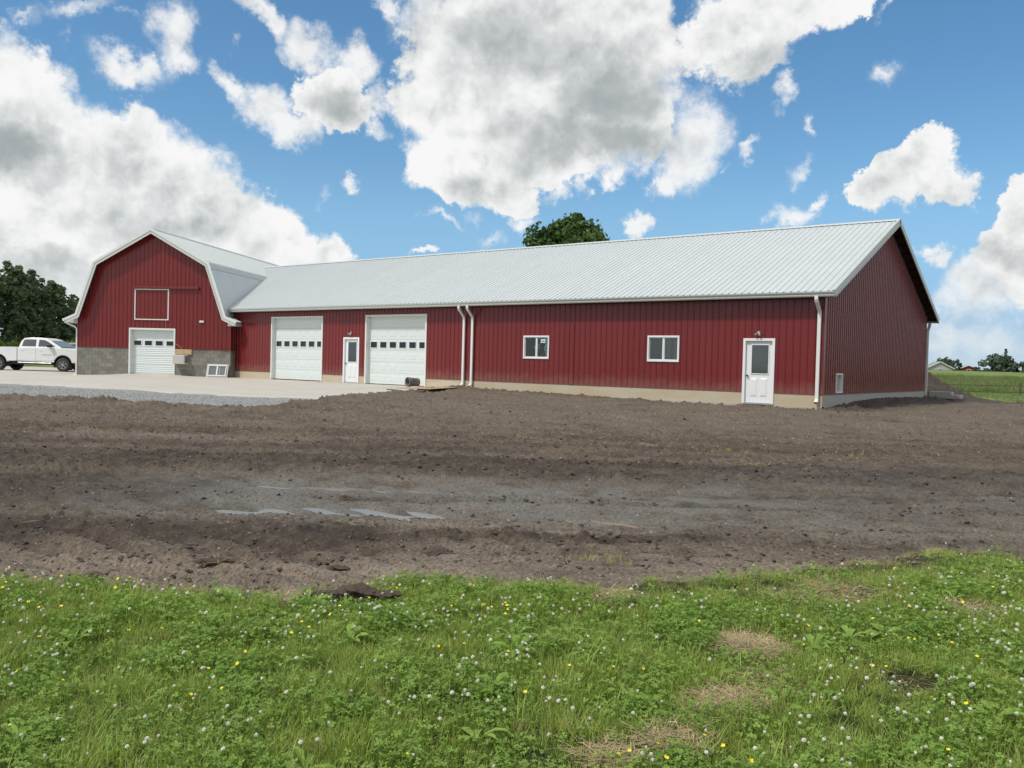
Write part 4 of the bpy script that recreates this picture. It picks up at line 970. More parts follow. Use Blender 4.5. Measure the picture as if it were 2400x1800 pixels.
for fd, fs, l0, l1, fw, fh in FURROWS: a_dark = np.maximum(a_dark, 0.8*np.exp(-((DW-fd-fs*Lg)/(fw*1.5))**2)*sst(Lg, l0, l0+0.8)*(1-sst(Lg, l1-0.8, l1))*(0.35+0.65*rag))  # each furrow is coloured darker along its groove
heapm = np.clip(1.5*np.exp(-((Xg+1.4)**2 + (Yg-21.0)**2)/(2*2.9**2)), 0, 1)
a_dark = np.maximum(a_dark, heapm); a_dry = a_dry*(1-heapm)
a_dark = np.clip(a_dark + 0.18*perlin(Xg*0.6, Yg*0.6, 105), 0, 1)
dirt = grid_mesh('dirt_yard', Xg, Yg, Zg, M['soil'], {'wet': np.clip(a_wet, 0, 1), 'dry': np.clip(a_dry, 0, 1), 'turned': a_dark})  # turned holds the darker tone of bands, furrows, wall feet and heap
tag(dirt, kind='structure')

# puddles: thin irregular sheets of water lying in the hollows
def water_mat(name, body, rough):
    m, nb, out = new_mat(name)
    P = world_pos(nb)
    b = principled(nb, out, body, rough, 0.6, 0.0, nb.noise(P, 9.0, 2.0), 0.002, 0.25); return m
M['water_clear'] = water_mat('puddle_water', (0.21, 0.21, 0.195), 0.38)
M['water_brown'] = water_mat('muddy_puddle_water', (0.175, 0.115, 0.066), 0.25)
def _pl(sel):
    v = [float(np.median(dirt_height(*[np.array(q) for q in XY(np.array([pd, pd, pd-ry*0.4, pd+ry*0.4]), np.array([pl-rx*0.5, pl+rx*0.5, pl, pl]))]))) for pd, pl, rx, ry, k in PUDDLES if (pd > 7.9) == sel]
    return float(np.mean(v)) + 0.003
PLVL = {True: _pl(True), False: _pl(False)}
for i_, (pd, pl, rx, ry, k) in enumerate(PUDDLES):
    na = 48; ang = np.linspace(0, 2*np.pi, na, endpoint=False)
    wv = 1 + 0.22*perlin(np.cos(ang)*1.6+pd, np.sin(ang)*1.6+pl, 111) + 0.15*perlin(np.cos(ang)*4.1+pd, np.sin(ang)*4.1+pl, 112)
    x, y = XY(pd + ry*1.7*np.sin(ang)*wv, pl + rx*1.35*np.cos(ang)*wv)
    xs_, ys_ = XY(np.array([pd, pd, pd, pd-ry*0.4, pd+ry*0.4]), np.array([pl, pl-rx*0.6, pl+rx*0.6, pl, pl]))
    lvl = PLVL[pd > 7.9] + 0.0008*(k == 'brown') + 0.0002*i_
    mm = MB(); xc, yc = XY(pd, pl)
    mm.v = [(float(xc), float(yc), lvl)] + [(float(a), float(b), lvl) for a, b in zip(x, y)]
    mm.f = [[0, i+1, (i+1) % na+1] for i in range(na)]; mm.mi = [0]*na
    tag(mm.build('puddle', M['water_clear' if k == 'clear' else 'water_brown'], fix=False), kind='structure')

# ---------------------------------------------------------------- concrete pad, gravel strip, ground to the horizon
def pad_z(x, y):
    z = np.full(x.shape, -0.362)
    c, s_ = math.cos(BTH), math.sin(BTH); bx = (x-BO[0])*c + (y-BO[1])*s_; by = -(x-BO[0])*s_ + (y-BO[1])*c
    z = z - 0.22*np.exp(-((bx+8.7)**2/3.0 + (by+0.5)**2/3.5))
    z = z + 0.07*np.exp(-(((bx+4.3)/1.9)**4)) * np.exp(-(np.maximum(0, -by)/1.6)**2)
    return z + 0.006*fbm(x*0.4, y*0.4, 3, seed=121)
gx, gy = np.meshgrid(np.arange(-80, -8.0, 0.35), np.arange(-24, 30.01, 0.35), indexing='xy')
gz = pad_z(gx, gy)
ps = sd(gx, gy, PAD_LINE, [(-60, 30), (-90, 30), (-90, -20)])
gz = np.where(ps < -0.36, gz-0.8, np.where(ps < 0, gz - 0.05, gz))
pad = grid_mesh('concrete_pad', gx, gy, gz, M['pad']); tag(pad, kind='structure')
m, nb, out = new_mat('gravel')
P = world_pos(nb)
vo = nb.node('ShaderNodeTexVoronoi'); vo.inputs['Scale'].default_value = 26.0; nb.put(vo.inputs['Vector'], P)
g1 = nb.noise(P, 0.8, 6.0, 0.65); g2 = nb.noise(P, 30.0, 4.0, 0.7)
c = nb.mixc(vo.outputs['Color'], (0.22, 0.232, 0.23), (0.36, 0.367, 0.36)); c = nb.mixc(nb.math('MULTIPLY', nb.smooth(g1, 0.42, 0.68), 0.5), c, (0.30, 0.285, 0.25))
principled(nb, out, c, 0.85, 0.3, 0.0, nb.math('SUBTRACT', g2, vo.outputs['Distance']), 0.03, 0.8); M['gravel'] = m
gx, gy = np.meshgrid(np.arange(-75, -4.0, 0.22), np.arange(-40, 0.6, 0.22), indexing='xy')
gz = -0.40 + 0.02*fbm(gx*0.6, gy*0.6, 4, seed=131) + 0.012*fbm(gx*3, gy*3, 3, seed=133)
ps = sd(gx, gy, PAD_LINE, [(-60, 30), (-90, 30), (-90, -20)]) + 0.12*fbm(gx*1.1, gy*1.1, 3, seed=135)
gz = np.where(ps > 0.15, gz - 0.12, gz + 0.03*np.exp(-(ps/0.5)**2))
yd = yard_sd(gx, gy); gz = np.where(yd < -0.3, gz - np.minimum(0.7, (-0.3-yd)*0.9), gz)
grav = grid_mesh('gravel_strip', gx, gy, gz, M['gravel']); tag(grav, kind='structure')
def ground_z(x, y):
    d, l = DL(x, y)
    z = np.full(x.shape, -0.95) + 0.20*sst(d, 40, 62)
    rise = sst(d, 78, 260)*3.0 + sst(d, 260, 900)*4.0
    z = z + rise*sst(l/np.maximum(d, 1), -0.35, 0.25) + 0.55*sst(d, 45, 70)*(1-sst(l/np.maximum(d, 1), -0.35, 0.25))
    return z + 0.12*fbm(x*0.05, y*0.05, 3, seed=141)*sst(d, 60, 120)
m, nb, out = new_mat('meadow')
P = world_pos(nb)
g1 = nb.noise(nb.vmath('MULTIPLY', P, (0.05, 0.05, 0.05)), 1.0, 8.0, 0.62); g2 = nb.noise(P, 0.9, 8.0, 0.7); g3 = nb.noise(P, 6.0, 4.0, 0.7)
c = nb.mixc(nb.smooth(g1, 0.40, 0.62), (0.130, 0.205, 0.050), (0.225, 0.255, 0.095))
c = nb.mixc(nb.math('MULTIPLY', nb.smooth(g2, 0.46, 0.66), 0.6), c, (0.075, 0.115, 0.036))
c = nb.mixc(nb.math('MULTIPLY', nb.smooth(g3, 0.52, 0.68), 0.4), c, (0.20, 0.205, 0.085))
principled(nb, out, c, 0.95, 0.15, 0.0, nb.math('ADD', g2, nb.math('MULTIPLY', g3, 0.4)), 0.35, 0.7); M['meadow'] = m
rr = np.concatenate([np.linspace(0, 60, 40, endpoint=False), np.geomspace(60, 3200, 90)]); th_ = np.linspace(0, 2*np.pi, 181)
R_, TH = np.meshgrid(rr, th_, indexing='ij'); gx = CAM[0]+R_*np.cos(TH); gy = CAM[1]+R_*np.sin(TH)
grd = grid_mesh('ground', gx, gy, ground_z(gx, gy), M['meadow']); tag(grd, kind='structure')
# lawn soil under the grass
m, nb, out = new_mat('lawn_soil')
P = world_pos(nb); g = nb.noise(P, 9.0, 7.0, 0.7); dm = attr(nb, 'dead')
c = nb.mixc(nb.smooth(g, 0.4, 0.62), (0.020, 0.032, 0.010), (0.045, 0.065, 0.018)); c = nb.mixc(dm, c, (0.052, 0.039, 0.029))
principled(nb, out, c, 0.95, 0.15, 0.0, g, 0.02, 0.8); M['lawnsoil'] = m
LAWN_Z = -0.490
def lawn_z(x, y): return LAWN_Z + 0.018*fbm(x*0.9, y*0.9, 3, seed=151) + 0.010*fbm(x*4, y*4, 2, seed=153)
# spots where the grass is dead or the soil bare: (depth, side, rx, ry, kind)
def px_ground(u, v, z=-0.47):
    R = np.array([tuple(_r), tuple(_u), tuple(_f)]); q = R.T @ np.array([(u-1200)/2012.58, -(v-900)/2012.58, 1.0]); t = (z-CAM[2])/q[2]; X = CAM + t*q; return X[0], X[1]
DEAD = [(5.875, -23.93, 0.115, 'straw'), (6.50, -23.56, 0.15, 'straw'), (6.60, -23.93, 0.11, 'straw'), (6.72, -24.36, 0.09, 'straw'), (6.79, -24.58, 0.06, 'straw'), (7.03, -23.02, 0.10, 'mud'), (6.45, -23.40, 0.07, 'straw'), (6.58, -23.78, 0.08, 'straw')]
DEAD[0] = (*px_ground(1770, 1520), 0.13, 'straw'); DEAD[1] = (*px_ground(1740, 1500), 0.11, 'straw'); DEAD[2] = (*px_ground(1715, 1630), 0.11, 'straw'); DEAD[3] = (*px_ground(1570, 1725), 0.085, 'straw'); DEAD[4] = (*px_ground(1430, 1760), 0.055, 'straw'); DEAD[5] = (*px_ground(2140, 1590), 0.115, 'mud'); DEAD[6] = (*px_ground(1790, 1590), 0.08, 'thin'); DEAD[7] = (*px_ground(1660, 1655), 0.08, 'thin')
DEAD += [(*px_ground(2290, 1430), 0.10, 'mud'), (*px_ground(2230, 1420), 0.12, 'thin'), (*px_ground(1430, 1395), 0.10, 'thin'), (*px_ground(1900, 1400), 0.18, 'thin'), (*px_ground(1990, 1385), 0.16, 'thin'), (*px_ground(670, 1405), 0.10, 'thin'), (*px_ground(850, 1410), 0.07, 'mud'), (*px_ground(770, 1413), 0.07, 'mud')]
DEAD = [(a_, b_, r_*(0.82 if k_ == 'straw' else 1.0), k_) for a_, b_, r_, k_ in DEAD]
def dead_amount(x, y, kinds=('straw', 'mud')):
    a = np.zeros(np.shape(x))
    for px, py, r, k in DEAD:
        if k in kinds: a = np.maximum(a, np.exp(-(((x-px)**2+(y-py)**2)/(r*r))**1.4*0.7))
    return a
td = np.linspace(-1.4, 1.4, 260); dl = 1/np.linspace(1/0.8, 1/9.5, 220)
Dl, Tl = np.meshgrid(dl, td, indexing='ij'); lx, ly = XY(Dl, Dl*Tl*1.0)
lz = lawn_z(lx, ly); ls = lawn_sd(lx, ly) + 0.08*fbm(lx*2.3, ly*2.3, 4, 0.6, seed=95)
lz = np.where(ls < 0, lz - np.minimum(0.4, -ls*0.9), lz) - 0.05*dead_amount(lx, ly, ('mud',))
lawn = grid_mesh('lawn', lx, ly, lz, M['lawnsoil'], {'dead': np.clip(dead_amount(lx, ly) + np.exp(-(ls/0.10)**2), 0, 1)}); tag(lawn, kind='structure')

# ---------------------------------------------------------------- trees: tapered trunk, limbs, and crowns of many small leaf sprays
def leaf_mat(name, dark, light, trans=0.25):
    m, nb, out = new_mat(name)
    t = attr(nb, 'tint')
    c = nb.mixc(t, dark, light)
    d = nb.node('ShaderNodeBsdfDiffuse'); nb.put(d.inputs[0], c)
    tr = nb.node('ShaderNodeBsdfTranslucent'); nb.put(tr.inputs[0], nb.mixc(0.5, c, (0.20, 0.28, 0.04)))
    mx = nb.node('ShaderNodeMixShader'); mx.inputs[0].default_value = trans
    nb.l.new(d.outputs[0], mx.inputs[1]); nb.l.new(tr.outputs[0], mx.inputs[2]); nb.l.new(mx.outputs[0], out.inputs[0]); return m
M['leaf_dark'] = leaf_mat('dark_foliage', (0.078, 0.108, 0.076), (0.220, 0.270, 0.165), 0.35)
M['leaf_mid'] = leaf_mat('mid_foliage', (0.036, 0.070, 0.024), (0.112, 0.178, 0.062), 0.28)
M['leaf_far'] = leaf_mat('hazed_foliage', (0.072, 0.105, 0.088), (0.135, 0.175, 0.128), 0.25)  # distance haze put into the leaf colour, paler and bluer
M['leaf_weed'] = leaf_mat('weed_foliage', (0.090, 0.125, 0.025), (0.190, 0.235, 0.060), 0.3)
M['bark'] = simple('bark', (0.075, 0.060, 0.048), 0.9, 0.2, 0.3, 5.0, bump_d=0.02, bscale=20.0)

def leaf_mesh(name, clumps, per, size, mat, seed, flat=0.0, elong=1.0):
    """clumps: (x, y, z, radius); per leaves each, scattered through the clump; quads of the given size"""
    r = np.random.default_rng(seed); V = []; tint = []
    cl = np.array(clumps); n = len(cl)*per
    c = np.repeat(cl, per, 0)
    g = r.normal(size=(n, 3)); g /= np.linalg.norm(g, axis=1)[:, None]; rad = r.uniform(0.25, 1.0, n)**0.55
    P = c[:, :3] + g*rad[:, None]*c[:, 3:4]*np.array([1, 1, 0.85])
    nrm = g*0.9 + r.normal(size=(n, 3))*0.75 + np.array([0, 0, 0.25]); nrm /= np.linalg.norm(nrm, axis=1)[:, None]
    t = np.cross(nrm, r.normal(size=(n, 3))); t /= np.linalg.norm(t, axis=1)[:, None]; b = np.cross(nrm, t)
    s = size*r.uniform(0.55, 1.35, n)[:, None]
    q = np.stack([P - t*s*0.5*elong, P + b*s*0.42 + t*s*0.05, P + t*s*0.55*elong, P - b*s*0.42 - t*s*0.05], 1).reshape(-1, 3)
    tv = np.clip(np.repeat(r.uniform(0, 1, len(cl)), per)*0.55 + r.uniform(0, 1, n)*0.45, 0, 1)
    me = bpy.data.meshes.new(name); me.vertices.add(len(q)); me.vertices.foreach_set('co', q.astype(np.float32).ravel())
    me.loops.add(n*4); me.loops.foreach_set('vertex_index', np.arange(n*4, dtype=np.int32))
    me.polygons.add(n); me.polygons.foreach_set('loop_start', np.arange(0, n*4, 4, dtype=np.int32)); me.polygons.foreach_set('loop_total', np.full(n, 4, np.int32))
    a = me.attributes.new('tint', 'FLOAT', 'FACE'); a.data.foreach_set('value', tv.astype(np.float32))
    me.update(calc_edges=True); me.materials.append(mat); return me

def trunk_builder(h, r0, limbs, seed):
    r = np.random.default_rng(seed); m = MB()
    def limb(p0, p1, ra, rb, k=5):
        pts = [Vector(p0).lerp(Vector(p1), t) + Vector(r.normal(0, 0.03*(Vector(p1)-Vector(p0)).length, 3))*(0 < t < 1) for t in np.linspace(0, 1, k)]
        rings = []
        for i, p in enumerate(pts):
            d = (pts[min(i+1, k-1)] - pts[max(i-1, 0)]).normalized(); x = d.orthogonal().normalized(); y = d.cross(x); rr = ra + (rb-ra)*i/(k-1)
            rings.append([m.pt(*(p + x*rr*math.cos(j*math.pi/3.5) + y*rr*math.sin(j*math.pi/3.5))) for j in range(7)])
        for a, b in zip(rings, rings[1:]):
            for j in range(7): m.f.append([a[j], a[(j+1) % 7], b[(j+1) % 7], b[j]]); m.mi.append(0)
    limb((0, 0, -0.3), (0, 0, h), r0, r0*0.35, 7)
    for p0, p1, ra in limbs: limb(p0, p1, ra, ra*0.25)
    return m

def crown_clumps(cx, cy, cz, rx, ry, rz, n, cr, seed, shape=1.0):
    r = np.random.default_rng(seed); out_ = []
    for i in range(n):
        g = r.normal(size=3); g /= np.linalg.norm(g); k = r.uniform(0.45, 1.0)**0.6
        z = g[2]*k; w = 1.0 if shape == 1.0 else (1.0 - max(0, z)*(1-shape))
        out_.append((cx+g[0]*k*rx*w, cy+g[1]*k*ry*w, cz+z*rz, cr*r.uniform(0.65, 1.25)))
    return out_

def make_tree(name, label, x, y, z, crown_me, trunk_m, cat='tree', group=None, rz=0.0, sc=(1, 1, 1)):
    t = thing(name, label, cat, (x, y, z), rz, group); t.scale = sc
    o = bpy.data.objects.new('crown', crown_me); COL.objects.link(o); o.parent = t
    if isinstance(trunk_m, MB): tm = trunk_m.mesh('trunk', M['bark'], True)
    else: tm = trunk_m
    o = bpy.data.objects.new('trunk', tm); COL.objects.link(o); o.parent = t
    return t
def pix(u, v, depth):
    """a point the given distance along the view axis, on the ray through a spot of the photograph (used to read distances off the photo)"""
    R = np.array([tuple(_r), tuple(_u), tuple(_f)]); q = R.T @ np.array([(u-1200)/2012.58, -(v-900)/2012.58, 1.0]); return CAM + q*depth

# the big maple-like tree behind the shed roof
cl = crown_clumps(0, 0, 8.2, 3.3, 3.3, 3.0, 60, 0.85, 3) + crown_clumps(-0.3, 0, 9.6, 1.9, 2.0, 1.7, 26, 0.7, 4) + [(-3.0, 0.2, 9.0, 0.55), (-2.85, 0, 9.5, 0.4), (-3.7, 0, 8.0, 0.6), (-4.2, 0.3, 7.5, 0.4), (-3.3, 0, 8.3, 0.6), (3.3, 0.2, 8.0, 0.7), (3.9, 0, 7.2, 0.6), (2.9, 0, 8.9, 0.6), (-4.6, 0, 7.1, 0.45), (3.5, 0.1, 8.6, 0.6), (4.0, 0, 8.2, 0.55), (4.5, 0.2, 7.6, 0.5), (4.9, 0, 7.2, 0.45), (0.7, 0, 11.3, 0.35), (-0.9, 0, 11.1, 0.4), (-2.1, 0.2, 10.2, 0.5)]
tb = trunk_builder(7.5, 0.32, [((0, 0, 3.5), (2.4, 0.5, 7.5), 0.14), ((0, 0, 3.2), (-2.5, -0.3, 7.0), 0.14), ((0, 0, 4.2), (0.4, 2.0, 8.3), 0.12), ((0, 0, 4.6), (-0.6, -1.8, 8.5), 0.11), ((0, 0, 5.5), (0.9, -0.6, 10.0), 0.09)], 5)
T0 = pix(1340, 700, 60); make_tree('broadleaf_tree', 'dark green broadleaf tree whose crown shows above the shed roof', T0[0], T0[1], -0.6, leaf_mesh('crown', cl, 110, 0.30, M['leaf_mid'], 6), tb, sc=(1.12, 1.05, 1.02), rz=-0.645)

# the row at the left edge: narrow, dark, crowded crowns down to the ground
row_me = []
for k in range(3):
    c_ = []
    r_ = np.random.default_rng(20+k)
    for i in range(64):
        t = r_.uniform(0.05, 1.0); w = 2.35*(1-0.80*max(0, t-0.35)**1.2/0.65)*(0.75 + 0.25*math.sin(t*17+k)); a_ = r_.uniform(0, 2*math.pi); rr_ = r_.uniform(0.35, 1)**0.6
        c_.append((w*rr_*math.cos(a_), w*rr_*math.sin(a_), 0.5+10.6*t, 0.80*r_.uniform(0.6, 1.2)))
    c_ += [(0, 0, 11.7, 0.4), (0.2, 0, 11.2, 0.55)]
    row_me.append((leaf_mesh('crown', c_, 50, 0.40, M['leaf_dark'], 30+k), trunk_builder(9.5, 0.22, [((0, 0, 2+i*1.3), (1.6*math.cos(i*2.4), 1.6*math.sin(i*2.4), 4+i*1.3), 0.07) for i in range(5)], 40+k).mesh('trunk', M['bark'], True)))
ROW = [(-60, 588, 96, 0), (-22, 604, 98, 1), (18, 612, 100, 2), (44, 622, 102, 1), (74, 632, 104, 0), (97, 652, 106, 2), (120, 657, 108, 1), (146, 672, 110, 0), (172, 690, 113, 2), (200, 700, 116, 1), (228, 720, 120, 0)]
ROWL = ['tallest dark tree at the left edge of the row', 'second dark tree from the left edge of the row', 'dark tree above the tail of the white pickup', 'dark tree above the pickup bed', 'dark pointed tree above the rear of the pickup cab', 'dark tree above the middle of the pickup cab', 'dark tree above the windscreen of the pickup', 'dark pointed tree just left of the barn eave', 'dark tree half hidden by the barn eave', 'dark tree hidden low behind the barn roof edge', 'last dark tree of the row behind the barn']
for (u, v, d, k), lb in zip(ROW, ROWL):
    p_ = pix(u, v, d); gz_ = -0.35; H = p_[2]-gz_
    make_tree('poplar_tree', lb, p_[0], p_[1], gz_, row_me[k][0], row_me[k][1], group='row of dark trees left of the barn', rz=u*0.37, sc=(1.12, 1.12, H/12.0))
# tall weeds by the parked cars
wc_ = [(x, y, z, 0.35) for x, y, z in np.random.default_rng(50).uniform((-1.6, -0.6, 0.1), (1.6, 0.6, 1.5), (26, 3))]
weed_me = leaf_mesh('weed_bush', wc_, 46, 0.20, M['leaf_weed'], 51, elong=1.4)
for (u, v, d), lb in zip([(8, 800, 62), (-25, 800, 61), (160, 803, 60), (182, 806, 61)], ['yellow green weed bush beyond the pickup tailgate', 'yellow green weed bush at the left edge behind the pickup bed', 'yellow green weed bush beyond the pickup bonnet', 'yellow green weed bush half behind the barn downspout']):
    p_ = pix(u, v, d); o = bpy.data.objects.new('weed_bush', weed_me); COL.objects.link(o); o.location = (p_[0], p_[1], -0.35); o.rotation_euler = (0, 0, u); o.scale = (0.8, 0.8, (p_[2]+0.35)/1.45*0.95)
    tag(o, lb, 'bush', 'yellow green weeds behind the parked cars')

# far trees, houses and bushes across the meadow on the right
def far_tree(name, label, u, vtop, vbase, wpx, d, seed, kind='round', group='trees across the meadow'):
    top, bas = pix(u, vtop, d), pix(u, vbase, d); H = top[2]-bas[2]; w = wpx/2012.58*d/2
    if kind == 'round': c_ = crown_clumps(0, 0, H*0.55, w*0.85, w*0.85, H*0.40, 46, w*0.26, seed)
    elif kind == 'spire':
        r_ = np.random.default_rng(seed); c_ = []
        for i in range(30):
            t = r_.uniform(0.1, 1); a_ = r_.uniform(0, 6.28); rr_ = w*(1.05-t)*r_.uniform(0.5, 1); c_.append((rr_*math.cos(a_), rr_*math.sin(a_), H*t, w*0.22))
    else: c_ = crown_clumps(0, 0, H*0.45, w*0.85, w*0.85, H*0.42, 26, w*0.24, seed)
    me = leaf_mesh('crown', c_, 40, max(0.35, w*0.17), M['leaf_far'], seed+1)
    return make_tree(name, label, bas[0], bas[1], bas[2]-0.8, me, trunk_builder(H*0.6, w*0.06+0.05, [((0, 0, H*0.2), (w*0.5, 0, H*0.6), w*0.03+0.02), ((0, 0, H*0.25), (-w*0.5, 0.1, H*0.6), w*0.03+0.02)], seed), cat='tree' if kind != 'bush' else 'bush', group=group)
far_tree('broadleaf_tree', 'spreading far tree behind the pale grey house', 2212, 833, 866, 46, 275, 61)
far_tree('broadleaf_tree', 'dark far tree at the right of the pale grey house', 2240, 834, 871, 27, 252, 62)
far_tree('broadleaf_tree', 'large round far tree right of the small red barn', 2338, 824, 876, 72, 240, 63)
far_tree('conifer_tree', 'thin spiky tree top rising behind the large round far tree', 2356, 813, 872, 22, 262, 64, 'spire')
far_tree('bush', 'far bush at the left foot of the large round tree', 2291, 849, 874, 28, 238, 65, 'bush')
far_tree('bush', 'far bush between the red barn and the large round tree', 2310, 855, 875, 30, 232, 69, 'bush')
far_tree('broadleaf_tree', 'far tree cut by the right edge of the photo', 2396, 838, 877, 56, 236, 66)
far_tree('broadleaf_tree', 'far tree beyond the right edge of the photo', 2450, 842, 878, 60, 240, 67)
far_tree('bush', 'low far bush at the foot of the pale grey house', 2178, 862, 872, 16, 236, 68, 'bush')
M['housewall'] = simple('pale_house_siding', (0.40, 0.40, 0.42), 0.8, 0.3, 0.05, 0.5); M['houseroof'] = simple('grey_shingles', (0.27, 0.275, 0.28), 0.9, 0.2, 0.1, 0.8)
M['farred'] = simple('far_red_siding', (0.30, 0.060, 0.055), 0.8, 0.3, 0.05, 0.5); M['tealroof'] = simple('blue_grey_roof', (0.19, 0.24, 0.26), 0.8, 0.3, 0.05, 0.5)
def far_house(name, label, u, vbase, d, half, hw, hr, length, wall, roof, rz, cat='house'):
    b_ = pix(u, vbase, d); h = thing(name, label, cat, (b_[0], b_[1], b_[2]-1.6), rz)
    hw += 1.6; hr += 1.6
    m = MB(); m.prism([(-half, 0), (half, 0), (half, hw), (0, hr), (-half, hw)], 0, length, axis=1); m.build('wall', wall, h)
    m = MB(); k = (hr-hw)/half
    for s in (-1, 1): m.prism([(0, hr+0.02), (0, hr+0.22), (s*(half+0.4), hw-0.4*k+0.22), (s*(half+0.4), hw-0.4*k+0.02)], -0.4, length+0.4, axis=1)
    m.build('roof', roof, h)
    m = MB()
    for s in (-1, 1): m.prism([(0, hr+0.0), (0, hr+0.24), (s*(half+0.42), hw-0.4*k+0.24), (s*(half+0.42), hw-0.4*k)], -0.46, -0.405, axis=1)
    m.build('rake_trim', M['white'], h)
    for (a, b, c, d_) in ((-0.45, 0.55, hw-0.9, hw-0.1),) if hw < 4 else ():
        w = part_empty('window', h); m = MB(); m.box(a, b, -0.06, -0.005, c, d_); m.build('frame', M['white'], w); m = MB(); m.box(a+0.1, b-0.1, -0.075, -0.062, c+0.1, d_-0.1); m.build('pane', M['doorglass'], w)
    return h
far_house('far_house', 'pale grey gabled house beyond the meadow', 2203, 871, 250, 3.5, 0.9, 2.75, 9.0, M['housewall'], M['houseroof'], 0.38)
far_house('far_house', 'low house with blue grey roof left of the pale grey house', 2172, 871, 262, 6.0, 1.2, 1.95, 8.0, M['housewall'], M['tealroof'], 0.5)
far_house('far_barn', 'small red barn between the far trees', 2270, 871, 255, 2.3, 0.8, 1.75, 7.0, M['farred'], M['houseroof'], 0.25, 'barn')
o_ = bpy.data.objects
# field fence: posts and two rails
FD = 70.0
fpts = [pix(u, 905, d)[:2] for u, d in ((2120, 71.5), (2391, 70.0), (2680, 68.5))]
fence = thing('field_fence', 'dark post and rail fence across the green field', 'fence', (float(fpts[0][0]), float(fpts[0][1]), -0.78))
f0 = Vector((float(fpts[0][0]), float(fpts[0][1]), -0.78))
fz = [pix(2210, 900, 71.0)[2]+0.78, pix(2237, 915.6, 71.0)[2]+0.78]
m0 = simple('weathered_rail', (0.085, 0.09, 0.065), 0.85, 0.2, 0.2, 6.0)
for q in fpts:
    m = MB(); x, y = q[0]-f0.x, q[1]-f0.y; m.box(x-0.08, x+0.08, y-0.08, y+0.08, -0.3, fz[0]+0.22); m.build('post', m0, fence, bevel=0.015)
for a, b in zip(fpts, fpts[1:]):
    for z in fz:
        m = MB(); m.tube([(a[0]-f0.x, a[1]-f0.y+0.12, z), ((a[0]+b[0])/2-f0.x, (a[1]+b[1])/2-f0.y+0.12, z-0.02), (b[0]-f0.x, b[1]-f0.y+0.12, z)], [(0.030*math.cos(t*math.pi/3), 0.030*math.sin(t*math.pi/3)) for t in range(6)]); m.build('rail', m0, fence)
# concrete step at the back corner of the gable
st = MB(); st.box(0.05, 0.95, 0, 0.6, -0.3, 0.0); st.box(0.95, 1.35, 0.05, 0.5, -0.3, -0.13)
q = pix(2170, 922, 38.3); so = st.build('concrete_step', M['foundation_grey'], bevel=0.02); so.location = (0.08, 14.95, -0.02); tag(so, 'pale concrete step slab at the back corner of the red gable', 'step')

# ---------------------------------------------------------------- vehicles (own axes: x forward, y to the left, z up, origin under the front axle)
def arc(cx, cz, r, a0, a1, n=12): return [(cx+r*math.cos(t), cz+r*math.sin(t)) for t in np.linspace(a0, a1, n)]
def wheel(parent, x, y, R, side):
    w = part_empty('wheel', parent)
    s = side
    m = MB(); m.lathe([(R*0.60, s*0.10), (R*0.64, s*0.125), (R*0.86, s*0.135), (R*0.96, s*0.115), (R, s*0.07), (R, -s*0.09), (R*0.95, -s*0.13), (R*0.6, -s*0.12)], (x, y, R), 'y', 28); m.build('tyre', M['rubber'], w, smooth=True)
    m = MB(); m.lathe([(R*0.61, s*0.115), (R*0.57, s*0.118), (R*0.55, s*0.06), (R*0.2, s*0.045), (0.0, s*0.045)], (x, y, R), 'y', 28); m.build('rim_back', M['black'], w, smooth=True)
    m = MB(); m.lathe([(R*0.62, s*0.112), (R*0.60, s*0.128), (R*0.54, s*0.122), (R*0.53, s*0.09)], (x, y, R), 'y', 28)
    for k in range(6):
        a = k*math.pi/3+0.3
        for da in (-0.13, 0.13):
            ca_, sa_ = math.cos(a+da*1.3), math.sin(a+da*1.3); cb, sb = math.cos(a+da*0.6), math.sin(a+da*0.6); wd = R*0.035
            p0 = (x+cb*R*0.12, R+sb*R*0.12); p1 = (x+ca_*R*0.56, R+sa_*R*0.56); nx, nz = -(p1[1]-p0[1]), p1[0]-p0[0]; L = math.hypot(nx, nz); nx, nz = nx/L*wd, nz/L*wd
            m.prism([(p0[0]+nx, p0[1]+nz), (p1[0]+nx, p1[1]+nz), (p1[0]-nx, p1[1]-nz), (p0[0]-nx, p0[1]-nz)], y+s*0.085, y+s*0.118, axis=1)
    m.lathe([(R*0.2, s*0.09), (R*0.19, s*0.125), (0.0, s*0.13)], (x, y, R), 'y', 16); m.build('rim', M['alloy'], w)
def side_glass(name, parent, poly, y_of, mat, inset=0.012):
    m = MB()
    for s in (-1, 1): m.face([(px_, s*(y_of(pz_)+inset), pz_) for px_, pz_ in poly])
    return m.build(name, mat, parent, fix=False)
def extrude_side(name, poly, half, mat, parent, bevel=0.035):
    m = MB(); m.prism(poly, -half, half, axis=1); return m.build(name, mat, parent, bevel=bevel)

